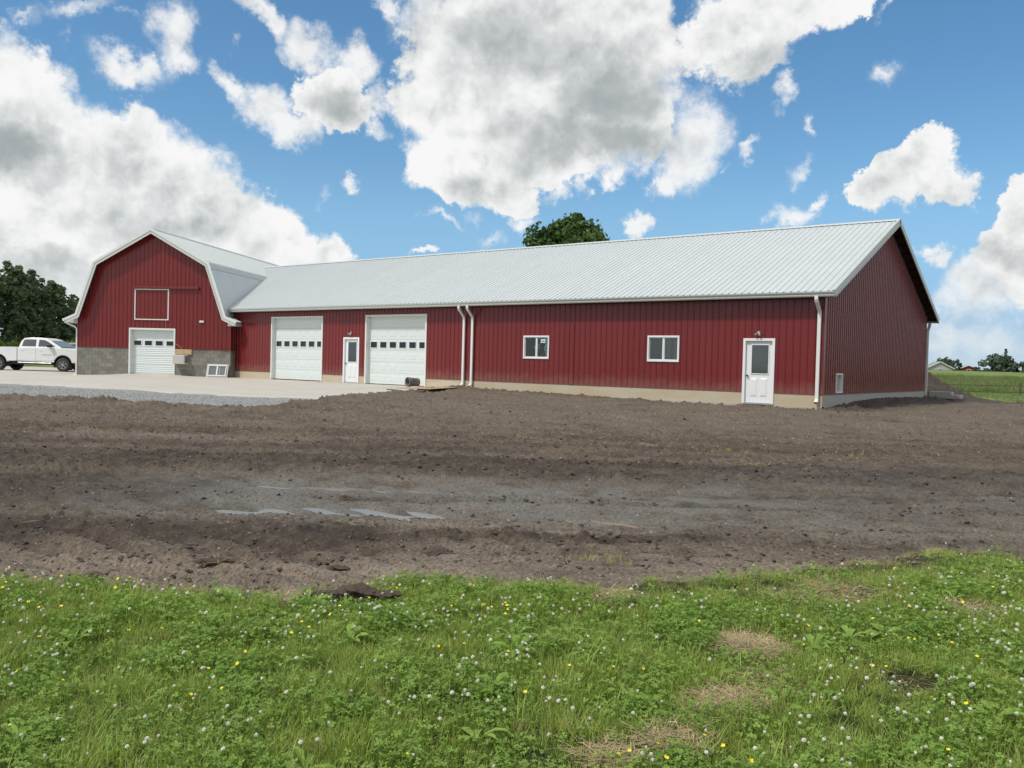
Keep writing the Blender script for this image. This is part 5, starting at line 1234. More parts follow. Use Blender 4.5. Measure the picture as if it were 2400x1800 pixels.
def pickup(label, loc, rz):
    t = thing('pickup_truck', label, 'pickup truck', loc, rz); HWD = 0.97; WB_ = 3.62; R = 0.385
    # lower body in two pieces with the gap between cab and bed
    cabp = [(-2.54, 0.55), (-2.54, 1.30), (-0.50, 1.33), (0.05, 1.31), (0.62, 1.25), (0.90, 1.15), (0.96, 0.98), (0.95, 0.60), (0.86, 0.50), (0.52, 0.50)] + arc(0, 0.42, 0.50, 0.15, math.pi-0.15) + [(-0.53, 0.50)]
    extrude_side('body', cabp, HWD, M['truck'], t, 0.05)
    bedp = [(-4.78, 0.62), (-4.80, 1.30), (-2.58, 1.325), (-2.58, 0.56), (-3.10, 0.54)] + arc(-WB_, 0.42, 0.50, 0.12, math.pi-0.12) + [(-4.14, 0.58)]
    extrude_side('bed', bedp, HWD, M['truck'], t, 0.04)
    m = MB(); m.box(-4.70, -2.66, -0.80, 0.80, 1.322, 1.345); m.build('bed_cover', M['black'], t)
    m = MB(); m.box(-4.55, 0.75, -0.72, 0.72, 0.36, 0.98); m.build('underbody', M['black'], t)
    for cx_ in (0.0, -WB_):
        for s in (-1, 1):
            m = MB(); pts = arc(cx_, 0.42, 0.505, 0.1, math.pi-0.1, 14); ptsi = arc(cx_, 0.42, 0.46, 0.1, math.pi-0.1, 14)
            for k in range(13): m.prism([pts[k], pts[k+1], ptsi[k+1], ptsi[k]], s*0.80, s*(HWD+0.004), axis=1)
            m.build('arch_liner', M['black'], t)
    # greenhouse
    yo = lambda z: 0.90 - 0.20*(z-1.30)/0.55
    prof = [(-2.52, 1.28), (-2.44, 1.66), (-2.30, 1.83), (-1.95, 1.875), (-1.35, 1.87), (-0.98, 1.80), (-0.78, 1.70), (-0.12, 1.33), (-0.12, 1.28)]
    m = MB(); m.prism(prof, -1, 1, axis=1); m.v = [(a, b*(yo(min(max(c, 1.28), 1.85))), c) for a, b, c in m.v]; m.build('cab', M['truck'], t, bevel=0.03)
    side_glass('rear_side_glass', t, [(-2.34, 1.38), (-2.30, 1.70), (-2.22, 1.76), (-1.60, 1.765), (-1.565, 1.38)], yo, M['tint'])
    side_glass('front_side_glass', t, [(-1.42, 1.38), (-1.44, 1.765), (-1.10, 1.735), (-0.86, 1.62), (-0.50, 1.40), (-0.52, 1.38)], yo, M['tint'])
    m = MB(); m.face([(-0.785, -yo(1.7)+0.07, 1.715), (-0.785, yo(1.7)-0.07, 1.715), (-0.135, yo(1.34)-0.04, 1.355), (-0.135, -yo(1.34)+0.04, 1.355)])
    m.v = [(a+0.010, b, c+0.014) for a, b, c in m.v]; m.build('windscreen', M['screenglass'], t, fix=False)
    m = MB(); m.box(-2.50, -0.6, -0.78, 0.78, 1.0, 1.36); m.build('interior', M['dark'], t)
    # door seams, handles, trim
    m = MB()
    for s in (-1, 1):
        for x in (-1.52, -0.48): m.box(x-0.006, x+0.006, s*(HWD-0.012), s*(HWD+0.002), 0.60, 1.31)
        m.box(-2.50, -0.46, s*(HWD-0.01), s*(HWD+0.002), 0.595, 0.607)
    m.build('door_seam', M['grey'], t)
    for s in (-1, 1):
        for x in (-2.28, -1.24):
            m = MB(); m.box(x-0.10, x+0.10, s*HWD-0.02, s*HWD+0.035, 1.135, 1.165); m.build('door_handle', M['truck'], t, bevel=0.008)
        m = MB(); m.box(-0.80, -0.50, s*0.93-0.0, s*1.16, 1.335, 1.50) if s > 0 else m.box(-0.80, -0.58, -1.17, -0.97, 1.335, 1.49); m.build('mirror', M['black'], t, bevel=0.03)
        m = MB(); m.tube([(-2.46, s*1.00, 0.47), (-0.62, s*1.00, 0.45)], [(0.05*math.cos(k*math.pi/4), 0.04*math.sin(k*math.pi/4)) for k in range(8)]); m.build('running_board', M['chrome'], t)
        m = MB(); m.box(-2.45, -0.55, s*0.78, s*0.95, 0.38, 0.54); m.build('sill', M['black'], t)
        m = MB(); m.box(0.78, 0.968, s*0.70, s*(HWD-0.035), 0.96, 1.14); m.build('headlight', M['lens'], t, bevel=0.02)
        m = MB(); m.box(0.80, 0.90, s*0.93, s*(HWD+0.004), 0.88, 1.10); m.build('marker_lamp', M['redlens'], t)
        m = MB(); m.box(-4.815, -4.70, s*0.80, s*(HWD+0.003), 0.85, 1.22); m.build('tail_lamp', M['redlens'], t)
        m = MB(); m.box(-1.18, -0.62, s*HWD, s*(HWD+0.006), 0.905, 0.935); m.build('name_badge', M['grey'], t)
        for x in (0.0, -WB_): wheel(t, x, s*0.86, R, s)
    m = MB(); m.prism([(0.72, 0.52), (0.72, 0.78), (1.0, 0.78), (1.05, 0.70), (1.03, 0.54)], -0.96, 0.96, axis=1); m.build('front_bumper', M['chrome'], t, bevel=0.02)
    m = MB(); m.box(0.93, 0.985, -0.66, 0.66, 0.84, 1.13); m.build('grille', M['black'], t); m = MB(); m.box(0.975, 0.995, -0.66, 0.66, 0.97, 1.02); m.build('grille_bar', M['chrome'], t)
    m = MB(); m.box(-4.98, -4.76, -0.92, 0.92, 0.52, 0.70); m.build('rear_bumper', M['chrome'], t, bevel=0.02)
    for k in range(5):
        m = MB(); m.box(-1.06, -1.0, -0.5+k*0.25-0.03, -0.5+k*0.25+0.03, 1.845, 1.865); m.build('roof_marker', M['redlens'], t)
    return t
VH = Vector((0.79839674, 0.60157, 0)).normalized(); VL = Vector((-VH.y, VH.x, 0)); VR = math.atan2(VH.y, VH.x)
P1 = Vector((-40.54, -3.84, -0.37))
pickup('white crew cab pickup truck parked at the left behind the barn corner', tuple(P1 + VL*0.86), VR)

def sedan(label, loc, rz):
    t = thing('parked_car', label, 'car', loc, rz); H = 0.92; WB_ = 2.85; R = 0.34
    lo = [(-3.75, 0.45), (-3.80, 0.98), (-2.9, 1.10), (-0.45, 1.12), (0.55, 0.98), (0.85, 0.80), (0.88, 0.42), (0.44, 0.36)] + arc(0, 0.35, 0.42, 0.1, math.pi-0.1) + [(-0.44, 0.34), (-WB_+0.44, 0.34)] + arc(-WB_, 0.35, 0.42, 0.1, math.pi-0.1) + [(-WB_-0.44, 0.38)]
    extrude_side('body', lo, H, M['silver'], t, 0.05)
    yo = lambda z: 0.86 - 0.20*(z-1.1)/0.5
    pr_ = [(-3.72, 1.06), (-3.50, 1.50), (-3.15, 1.655), (-2.3, 1.70), (-1.55, 1.66), (-1.2, 1.54), (-0.40, 1.09)]
    m = MB(); m.prism(pr_, -1, 1, axis=1); m.v = [(a, b*yo(c), c) for a, b, c in m.v]; m.build('cab', M['silver'], t, bevel=0.03)
    side_glass('side_glass', t, [(-3.42, 1.16), (-3.25, 1.50), (-2.95, 1.58), (-1.60, 1.58), (-1.25, 1.46), (-0.72, 1.16)], yo, M['tint'])
    m = MB(); m.face([(-1.195, -yo(1.54)+0.06, 1.555), (-1.195, yo(1.54)-0.06, 1.555), (-0.40, yo(1.1)-0.04, 1.115), (-0.40, -yo(1.1)+0.04, 1.115)]); m.v = [(a+0.008, b, c+0.012) for a, b, c in m.v]; m.build('windscreen', M['screenglass'], t, fix=False)
    for s in (-1, 1):
        for x in (0, -WB_): wheel(t, x, s*0.80, R, s)
    m = MB(); m.box(-3.3, 0.6, -0.68, 0.68, 0.30, 0.8); m.build('underbody', M['black'], t)
    return t
sedan('silver grey car mostly hidden behind the white pickup', tuple(P1 + VL*4.6 + VH*1.15 + Vector((0, 0, 0.0))), VR)

# ---------------------------------------------------------------- small things on the pad and dirt
sheet1 = MB(); sheet1.box(-2.44, 2.44, -0.60, 0.60, 0.0, 0.019)
bd = sheet1.build('plywood_sheet', M['ply']); bx0, by0 = -12.75, -4.0
bang = math.atan2(5.5, -3.0)
bd.location = (bx0, by0, -0.235); bd.rotation_euler = (0.0, 0.012, bang); tag(bd, 'tan plywood sheet lying under the grey pail by the overhead door', 'plywood')
s2 = MB(); s2.box(-2.3, 2.3, -0.14, 0.14, 0, 0.038); b2 = s2.build('weathered_plank', M['oldwood']); b2.location = (-12.15, -4.75, -0.285); b2.rotation_euler = (0, 0.0, bang+0.10); tag(b2, 'dark weathered plank under the near edge of the plywood sheet', 'plank')
s3 = MB(); s3.box(-1.2, 1.2, -0.10, 0.10, 0, 0.03); b3 = s3.build('weathered_plank', M['oldwood']); b3.location = (-12.3, -6.1, -0.31); b3.rotation_euler = (0, 0, bang+0.55); tag(b3, 'dark weathered plank poking out left of the plywood sheet', 'plank')
pl = thing('pail', 'grey plastic pail lying on its side on the plywood sheet', 'pail', (-13.25, -4.40, -0.212), 0.0)
ax = Vector((-0.30, -0.95, 0.0)).normalized()          # its mouth points this way
pl.rotation_euler = (0, 0, math.atan2(ax.y, ax.x))
m = MB(); m.lathe([(0.0, -0.235), (0.135, -0.235), (0.142, -0.22), (0.165, 0.19), (0.178, 0.192), (0.178, 0.215), (0.168, 0.235), (0.160, 0.235), (0.154, 0.19), (0.133, -0.215), (0.0, -0.215)], (0, 0, 0.175), 'x', 28); m.build('shell', M['pail'], pl, smooth=True)
for xx in (0.10, 0.135, 0.165):
    m = MB(); r_ = 0.1585+0.02*(xx/0.19)*0.3; m.lathe([(r_, xx-0.006), (r_+0.012, xx-0.004), (r_+0.012, xx+0.004), (r_, xx+0.006)], (0, 0, 0.175), 'x', 28); m.build('rib', M['pail'], pl, smooth=True)
m = MB(); m.pipe([(0.17, -0.172, 0.175), (0.26, -0.16, 0.10), (0.30, -0.08, 0.03), (0.31, 0.0, 0.008), (0.30, 0.08, 0.03), (0.26, 0.16, 0.10), (0.17, 0.172, 0.175)], 0.004, 6); m.build('handle', M['grey'], pl)

# ---------------------------------------------------------------- scatter: one stuff object whose points carry small source meshes
def mesh_obj(name, V, F, mat, fattr=None, smooth=False):
    me = bpy.data.meshes.new(name); me.from_pydata([tuple(map(float, v)) for v in V], [], F); me.materials.append(mat)
    if fattr is not None:
        a = me.attributes.new('shade', 'FLOAT', 'FACE'); a.data.foreach_set('value', np.array(fattr, np.float32))
    if smooth: me.polygons.foreach_set('use_smooth', [True]*len(F))
    me.update(); return bpy.data.objects.new(name, me)

def scatter(name, pts, rot, scl, idx, sources, attrs=None):
    col = bpy.data.collections.new(name + '_sources')
    for k, s in enumerate(sources): s.name = '%s_%02d' % (name, k); col.objects.link(s)
    me = bpy.data.meshes.new(name); me.vertices.add(len(pts)); me.vertices.foreach_set('co', np.asarray(pts, np.float32).ravel())
    def add(k, typ, data, key): a = me.attributes.new(k, typ, 'POINT'); a.data.foreach_set(key, np.asarray(data).ravel())
    add('rot', 'FLOAT_VECTOR', np.asarray(rot, np.float32), 'vector'); add('scl', 'FLOAT', np.asarray(scl, np.float32), 'value'); add('idx', 'INT', np.asarray(idx, np.int32), 'value')
    for k, v in (attrs or {}).items(): add(k, 'FLOAT', np.asarray(v, np.float32), 'value')
    me.update()
    o = bpy.data.objects.new(name, me); COL.objects.link(o); o['kind'] = 'stuff'
    ng = bpy.data.node_groups.new(name, 'GeometryNodeTree')
    ng.interface.new_socket('Geometry', in_out='INPUT', socket_type='NodeSocketGeometry'); ng.interface.new_socket('Geometry', in_out='OUTPUT', socket_type='NodeSocketGeometry')
    N, L = ng.nodes, ng.links
    gi, go = N.new('NodeGroupInput'), N.new('NodeGroupOutput'); iop = N.new('GeometryNodeInstanceOnPoints'); ci = N.new('GeometryNodeCollectionInfo')
    ci.inputs['Collection'].default_value = col; ci.inputs['Separate Children'].default_value = True; ci.inputs['Reset Children'].default_value = True
    def named(k, typ): n = N.new('GeometryNodeInputNamedAttribute'); n.data_type = typ; n.inputs['Name'].default_value = k; return n.outputs[0]
    L.new(gi.outputs[0], iop.inputs['Points']); L.new(ci.outputs[0], iop.inputs['Instance']); iop.inputs['Pick Instance'].default_value = True
    L.new(named('idx', 'INT'), iop.inputs['Instance Index']); L.new(named('rot', 'FLOAT_VECTOR'), iop.inputs['Rotation']); L.new(named('scl', 'FLOAT'), iop.inputs['Scale'])
    L.new(iop.outputs[0], go.inputs[0])
    md = o.modifiers.new('scatter', 'NODES'); md.node_group = ng
    return o

def blade(V, F, S, base, az_, length, width, lean, curl, shade, seg=4):
    dirv = np.array([math.cos(az_), math.sin(az_), 0.0]); side = np.array([-dirv[1], dirv[0], 0.0]); p = np.array(base, float); ang = lean; i0 = len(V)
    for k in range(seg+1):
        t = k/seg; w = width*(1-t**1.7)*0.5 + 0.0002
        V.append(p - side*w); V.append(p + side*w)
        p = p + (dirv*math.sin(ang) + np.array([0, 0, 1.0])*math.cos(ang))*length/seg; ang += curl/seg
    for k in range(seg): a = i0+2*k; F.append([a, a+1, a+3, a+2]); S.append(shade)

def leaf_shader(name, dark, light, straw, trans=0.3, rough=0.45):
    m, nb, out = new_mat(name)
    sh = attr(nb, 'shade'); ti = attr(nb, 'tint', typ='INSTANCER'); dry = attr(nb, 'dry', typ='INSTANCER')
    f = nb.math('ADD', nb.math('MULTIPLY', sh, 0.5), nb.math('MULTIPLY', ti, 0.5))
    c = nb.mixc(f, dark, light)
    old = nb.math('MAXIMUM', dry, nb.smooth(sh, 0.955, 0.965)); c = nb.mixc(nb.math('MULTIPLY', old, nb.math('MULTIPLY_ADD', sh, 0.35, 0.65)), c, straw)
    b = nb.node('ShaderNodeBsdfPrincipled'); nb.put(b.inputs['Base Color'], c); b.inputs['Roughness'].default_value = rough; b.inputs['Specular IOR Level'].default_value = 0.35
    tr = nb.node('ShaderNodeBsdfTranslucent'); nb.put(tr.inputs[0], nb.mixc(0.45, c, (0.22, 0.32, 0.03)))
    mx = nb.node('ShaderNodeMixShader'); mx.inputs[0].default_value = trans; nb.l.new(b.outputs[0], mx.inputs[1]); nb.l.new(tr.outputs[0], mx.inputs[2]); nb.l.new(mx.outputs[0], out.inputs[0]); return m
M['grass'] = leaf_shader('grass_blades', (0.160, 0.250, 0.034), (0.450, 0.560, 0.120), (0.42, 0.35, 0.17), 0.38)
M['clover'] = leaf_shader('clover_leaf', (0.140, 0.250, 0.040), (0.320, 0.490, 0.092), (0.26, 0.24, 0.10), 0.36, 0.5)
M['straw'] = leaf_shader('dead_grass', (0.32, 0.245, 0.125), (0.62, 0.51, 0.30), (0.50, 0.42, 0.25), 0.15, 0.6)
M['petal'] = simple('clover_petal', (0.78, 0.77, 0.70), 0.7, 0.2, 0.05, 40.0)
M['petal_low'] = simple('clover_petal_base', (0.52, 0.44, 0.34), 0.7, 0.2, 0.05, 40.0)
M['yellow'] = simple('buttercup_petal', (0.82, 0.66, 0.03), 0.35, 0.5, 0.05, 40.0)
M['stem'] = simple('flower_stem', (0.085, 0.15, 0.035), 0.6, 0.3, 0.05, 40.0)
r5 = np.random.default_rng(501)
tufts = []
for k in range(7):
    V, F, S = [], [], []
    for i in range(44):
        a = r5.uniform(0, 2*math.pi); rr_ = 0.052*math.sqrt(r5.uniform()); tall = r5.uniform()**2
        blade(V, F, S, (rr_*math.cos(a), rr_*math.sin(a), -0.012), a + r5.normal(0, 0.9), 0.045+0.065*tall, r5.uniform(0.0017, 0.0034), abs(r5.normal(0.30, 0.28)), r5.uniform(0.1, 1.5), r5.uniform())
    tufts.append(mesh_obj('tuft', V, F, M['grass'], S))
for k in range(2):          # a few tall bent stalks
    V, F, S = [], [], []
    for i in range(4):
        a = r5.uniform(0, 2*math.pi); blade(V, F, S, (r5.normal(0, 0.02), r5.normal(0, 0.02), -0.01), a, r5.uniform(0.14, 0.22), 0.003, 0.2, r5.uniform(0.6, 1.9), r5.uniform(0.7, 0.99), 7)
    tufts.append(mesh_obj('tuft', V, F, M['grass'], S))
def trefoil(V, F, S, c, nrm, size, spin, shade):
    n = np.array(nrm)/np.linalg.norm(nrm); x = np.cross(n, [0.3, 0.9, 0.1]); x /= np.linalg.norm(x); y = np.cross(n, x)
    for k in range(3):
        a = spin + k*2.0944; d = x*math.cos(a) + y*math.sin(a); e = -x*math.sin(a) + y*math.cos(a); c = np.array(c); i0 = len(V)
        V += [c, c + d*size*0.55 + e*size*0.46 + n*size*0.16, c + d*size*1.02 + e*size*0.36 + n*size*0.14, c + d*size*0.96 + n*size*0.02, c + d*size*1.02 - e*size*0.36 + n*size*0.14, c + d*size*0.55 - e*size*0.46 + n*size*0.16]
        F.append([i0, i0+3, i0+2, i0+1]); F.append([i0, i0+5, i0+4, i0+3]); S += [shade, min(1, shade+0.06)]
clovers = []
for k in range(5):
    V, F, S = [], [], []
    for i in range(13):
        a = r5.uniform(0, 2*math.pi); rr_ = 0.055*math.sqrt(r5.uniform()); p = (rr_*math.cos(a), rr_*math.sin(a), r5.uniform(0.018, 0.058)); sh = r5.uniform(0, 0.94)
        trefoil(V, F, S, p, (r5.normal(0, 0.45), r5.normal(0, 0.45), 1), r5.uniform(0.0058, 0.0105), r5.uniform(0, 2), sh)
        i0 = len(V); V += [(p[0]-0.0007, p[1], 0), (p[0]+0.0007, p[1], 0), (p[0]+0.0005, p[1], p[2]), (p[0]-0.0005, p[1], p[2])]; F.append([i0, i0+1, i0+2, i0+3]); S.append(sh)
    clovers.append(mesh_obj('clover', V, F, M['clover'], S))
for k in range(2):          # broad weed leaves
    V, F, S = [], [], []
    for i in range(6):
        a = i*1.05 + r5.normal(0, 0.2); L_ = r5.uniform(0.06, 0.11); W_ = L_*r5.uniform(0.26, 0.36); d = np.array([math.cos(a), math.sin(a), 0]); e = np.array([-d[1], d[0], 0]); i0 = len(V); sh = r5.uniform(0.3, 0.9)
        prof_ = [(0.0, 0.08, 0.0), (0.25, 0.55, 0.32), (0.55, 1.0, 0.50), (0.82, 0.65, 0.48), (1.0, 0.04, 0.36)]
        for t, w, z in prof_: V += [d*L_*t + e*W_*w*0.5 + np.array([0, 0, z*L_*0.75+0.012]), d*L_*t - e*W_*w*0.5 + np.array([0, 0, z*L_*0.75+0.012]), d*L_*t + np.array([0, 0, z*L_*0.75+0.008])]
        for q in range(4): F += [[i0+q*3, i0+q*3+2, i0+q*3+5, i0+q*3+3], [i0+q*3+2, i0+q*3+1, i0+q*3+4, i0+q*3+5]]; S += [sh, sh*0.9]
    clovers.append(mesh_obj('clover', V, F, M['clover'], S))

def lawn_points(n, d0, d1, seed):
    r = np.random.default_rng(seed); d = np.sqrt(r.uniform(d0*d0, d1*d1, n)); l = (d*0.86 + 1.7)*r.uniform(-1, 1, n); x, y = XY(d, l)
    s_ = lawn_sd(x, y) + 0.08*fbm(x*2.3, y*2.3, 4, 0.6, seed=95) + 0.05*fbm(x*9, y*9, 3, seed=161); return x, y, s_, r
def canopy(x, y): return 0.5 + 0.5*np.clip(fbm(x*1.5, y*1.5, 4, 0.55, seed=171)*1.3, -1, 1)
def lushness(x, y): return 0.5 + 0.5*np.clip(fbm(x*2.6, y*2.6, 4, 0.6, seed=181)*1.5, -1, 1)
def edge_pale(x, y, s_):
    d, l = DL(x, y); wide = 0.16 + 0.34*sst(l, 0.3, 1.1); return np.exp(-(np.maximum(s_, 0)/wide)**2)*(0.55+0.45*sst(l, -0.6, 0.6))
x, y, s_, r = lawn_points(62000, 1.55, 7.4, 601)
mud = dead_amount(x, y, ('mud',)); strw = dead_amount(x, y, ('straw',)); thin = dead_amount(x, y, ('thin',))
ep = edge_pale(x, y, s_); C_ = canopy(x, y); Lu = lushness(x, y)
keep = (s_ > -0.02) & (mud < 0.35) & (r.uniform(size=len(x)) > np.clip(strw*1.1, 0, 0.96)) & (r.uniform(size=len(x)) > ep*0.62) & (r.uniform(size=len(x)) < 0.62 + 0.38*(1-Lu) )
x, y, s_, mud, strw, thin, ep, C_, Lu = [a[keep] for a in (x, y, s_, mud, strw, thin, ep, C_, Lu)]; n = len(x)
sc_ = (0.56 + 0.48*C_)*(1-0.40*ep)*(1-0.3*thin)*r.uniform(0.75, 1.2, n)
dryv = np.clip((r.uniform(size=n) < (0.05 + 0.62*ep + 0.6*strw + 0.55*thin))*r.uniform(0.35, 1.0, n), 0, 1)
ix = r.integers(0, 7, n); ix = np.where(r.uniform(size=n) < 0.035, r.integers(7, 9, n), ix)
tilt = r.normal(0, 0.16, (n, 2))
scatter('lawn_grass', np.stack([x, y, lawn_z(x, y)-0.004], 1), np.stack([tilt[:, 0], tilt[:, 1], r.uniform(0, 6.28, n)], 1), sc_, ix, tufts, {'tint': np.clip(0.25 + 0.5*(1-Lu) + 0.35*ep + r.normal(0, 0.16, n), 0, 1), 'dry': dryv})
x, y, s_, r = lawn_points(50000, 1.55, 7.2, 602)
mud = dead_amount(x, y, ('mud', 'straw')); thin = dead_amount(x, y, ('thin',)); ep = edge_pale(x, y, s_); C_ = canopy(x, y); Lu = lushness(x, y)
keep = (s_ > 0.02) & (mud < 0.30) & (r.uniform(size=len(x)) > ep*1.0) & (r.uniform(size=len(x)) > thin*0.8) & (r.uniform(size=len(x)) < 0.14 + 0.75*sst(Lu, 0.35, 0.85))
x, y, s_, ep, C_, Lu = [a[keep] for a in (x, y, s_, ep, C_, Lu)]; n = len(x)
ix = r.integers(0, 5, n); ix = np.where(r.uniform(size=n) < 0.012, r.integers(5, 7, n), ix); tilt = r.normal(0, 0.14, (n, 2))
scatter('clover_leaves', np.stack([x, y, lawn_z(x, y)], 1), np.stack([tilt[:, 0], tilt[:, 1], r.uniform(0, 6.28, n)], 1), (0.85+0.35*C_)*r.uniform(0.85, 1.2, n), ix, clovers, {'tint': np.clip(0.55 - 0.35*Lu + r.normal(0, 0.18, n) + 0.2, 0, 1), 'dry': (r.uniform(size=n) < 0.02)*0.6})
# dead straw lying flat: in the scorched spots, along the torn edge and on the dirt
straws = []
for k in range(4):
    V, F, S = [], [], []
    for i in range(16):
        a = r5.uniform(0, 2*math.pi); blade(V, F, S, (r5.normal(0, 0.055), r5.normal(0, 0.055), 0.003+0.010*r5.uniform()), a, r5.uniform(0.03, 0.08), r5.uniform(0.0016, 0.003), 1.46+r5.normal(0, 0.09), r5.normal(0.08, 0.22), r5.uniform(0, 0.9), 3)
    straws.append(mesh_obj('straw', V, F, M['straw'], S))
for k in range(2):
    V, F, S = [], [], []; a = 0.4*k; blade(V, F, S, (0, 0, 0.006), a, 0.09, 0.003, 1.45, 0.25, 0.7, 4); straws.append(mesh_obj('straw', V, F, M['straw'], S))
pts = []; scs = []; ids = []
for px_, py_, rd, k in DEAD:
    if k == 'mud': cnt, sp_ = 5, 1.3
    elif k == 'thin': cnt, sp_ = 40, 1.0
    else: cnt, sp_ = int(95*rd/0.1), 0.62
    for i in range(cnt):
        a = r5.uniform(0, 6.28); q = rd*sp_*math.sqrt(r5.uniform())*1.15; pts.append((px_+q*math.cos(a), py_+q*math.sin(a))); scs.append(r5.uniform(0.7, 1.3)); ids.append(int(r5.integers(0, 4)))
ex, ey, es, r = lawn_points(12500, 2.5, 8.0, 603)
k = (es > -0.16) & (es < 0.10) & (r.uniform(size=len(ex)) < 0.22 + 0.3*sst(DL(ex, ey)[1], 0.6, 1.6))
for a, b in zip(ex[k], ey[k]): pts.append((a, b)); scs.append(r5.uniform(0.5, 1.1)); ids.append(int(r5.integers(0, 4)))
# straw strewn over the dirt
STRAW_PATCH = [(13.6, 0.95, 1.6, 0.28, 90), (13.0, 2.2, 0.8, 0.2, 30), (11.2, 4.4, 0.9, 0.12, 26), (10.7, 3.1, 0.5, 0.12, 22), (4.9, -1.6, 0.5, 0.05, 14), (15.0, -0.5, 4.0, 1.0, 110), (18.0, 2.0, 5.0, 2.0, 160), (20.0, -3.0, 3.0, 1.5, 110), (16.0, -6.0, 4.0, 2.0, 120), (5.2, 0.35, 0.35, 0.15, 8), (22, 6, 4, 2, 50), (12.5, -4, 3, 1.0, 40), (9.3, 2.0, 5, 1.5, 30), (6.0, 1.5, 3.0, 0.8, 30)]
for d_, l_, rl, rd_, cnt in STRAW_PATCH:
    for i in range(cnt):
        a, b = XY(d_ + r5.normal(0, rd_), l_ + r5.normal(0, rl*0.6)); pts.append((float(a), float(b))); scs.append(r5.uniform(0.6, 1.5)*(1.0 if d_ < 9 else 1.35)); ids.append(int(r5.choice([0, 1, 2, 3, 4, 4, 5, 5, 5])))
pts = np.array(pts); pz = np.maximum(np.where(lawn_sd(pts[:, 0], pts[:, 1]) > 0, lawn_z(pts[:, 0], pts[:, 1]) + 0.006, -9), dirt_height(pts[:, 0], pts[:, 1])) + 0.002
n = len(pts); scatter('straw', np.column_stack([pts, pz]), np.column_stack([r5.normal(0, 0.08, n), r5.normal(0, 0.08, n), r5.uniform(0, 6.28, n)]), scs, ids, straws, {'tint': r5.uniform(0, 1, n), 'dry': np.zeros(n)})

# clods, pebbles and gravel stones
def lump(seed, sub=2, rough=0.35):
    import bmesh
    bm = bmesh.new(); bmesh.ops.create_icosphere(bm, subdivisions=sub, radius=1.0); r = np.random.default_rng(seed); o1 = r.uniform(-5, 5, 3)
    co = np.array([v.co[:] for v in bm.verts]); dsp = fbm(co[:, 0]*1.1+o1[0]+co[:, 2]*0.7, co[:, 1]*1.1+o1[1]-co[:, 2]*0.6, 3, 0.6, seed=int(seed))
    for v, q in zip(bm.verts, dsp): v.co *= 1 + rough*q; v.co.z *= 0.58; v.co.x *= 1.25
    V = [v.co[:] for v in bm.verts]; F = [[v.index for v in f.verts] for f in bm.faces]; bm.free(); return V, F
m, nb, out = new_mat('clod_soil')
P = world_pos(nb); ti = attr(nb, 'tint', typ='INSTANCER')
c = nb.mixc(ti, (0.048, 0.038, 0.030), (0.130, 0.104, 0.080)); c = nb.mixc(nb.smooth(nb.noise(P, 30.0, 5.0, 0.7), 0.4, 0.7), c, (0.105, 0.088, 0.073))
principled(nb, out, c, 0.95, 0.2, 0.0, nb.noise(P, 70.0, 5.0, 0.7), 0.006, 0.8); M['clod'] = m
m, nb, out = new_mat('pebble'); ti = attr(nb, 'tint', typ='INSTANCER'); principled(nb, out, nb.mixc(ti, (0.22, 0.19, 0.155), (0.62, 0.57, 0.49)), 0.8, 0.3); M['pebble'] = m
m, nb, out = new_mat('limestone_chip'); ti = attr(nb, 'tint', typ='INSTANCER'); principled(nb, out, nb.mixc(ti, (0.21, 0.22, 0.216), (0.38, 0.386, 0.378)), 0.85, 0.3); M['chip'] = m
n = 12000; r = np.random.default_rng(611)
d_ = 1/r.uniform(1/34.0, 1/4.45, n); l_ = d_*r.uniform(-0.80, 0.80, n)
ridge_d = r.choice([6.15, 5.28, 9.45, 7.75, 10.2, 10.6, 5.9, 9.8, 12.2, 5.6, 4.7], n); snap = r.uniform(size=n) < 0.30; d_ = np.where(snap, ridge_d + r.normal(0, 0.09, n) - 0.10*perlin(l_*0.55, d_*0.2, 31), d_)
x, y = XY(d_, l_); wetc = np.exp(-((d_-7.9)/1.1)**4)*sst(l_, -4, -2.4)*(1-sst(l_, 2, 4)); calmc = np.exp(-((d_-5.05)/0.35)**2)*sst(l_, -1.6, -0.8)*(1-sst(l_, 1.4, 2.2))
keep = (yard_sd(x, y) < -0.05) & (lawn_sd(x, y) < -0.03) & (meadow_sd(x, y) < 0) & (r.uniform(size=n) > np.maximum(wetc*0.8, calmc*0.75)*(~snap)) & ~((x < 0.1) & (y > -0.02) & (y < SW+0.1))
x, y, d_, snap = x[keep], y[keep], d_[keep], snap[keep]; n = len(x)
sz = 0.0028 + 0.010*r.uniform(size=n)**5*(1+0.06*d_) + 0.00035*d_*r.uniform(size=n) + snap*0.004*r.uniform(size=n)**2
srcs = [mesh_obj('clod', *lump(700+k, 2, 0.6), M['clod']) for k in range(6)]
scatter('dirt_clods', np.column_stack([x, y, dirt_height(x, y)+sz*0.15]), r.uniform(-0.5, 0.5, (n, 3))*np.array([1, 1, 12]), sz, r.integers(0, 6, n), srcs, {'tint': np.clip(r.uniform(0, 1, n)**1.5 - 0.35*np.exp(-((d_-10.2)/1.0)**2), 0, 1)})
n = 14000; d_ = 1/r.uniform(1/30.0, 1/4.6, n); l_ = d_*r.uniform(-0.8, 0.8, n); x, y = XY(d_, l_)
keep = (yard_sd(x, y) < -0.05) & (lawn_sd(x, y) < -0.05) & (meadow_sd(x, y) < 0) & ~((x < 0.1) & (y > -0.02) & (y < SW+0.1)) & (r.uniform(size=n) < 0.10 + 0.90*sst(d_, 10.5, 14) )
x, y, d_ = x[keep], y[keep], d_[keep]; n = len(x); sz = 0.0022 + 0.003*r.uniform(size=n)**2 + 0.00052*d_*r.uniform(0.2, 1, n)**1.5
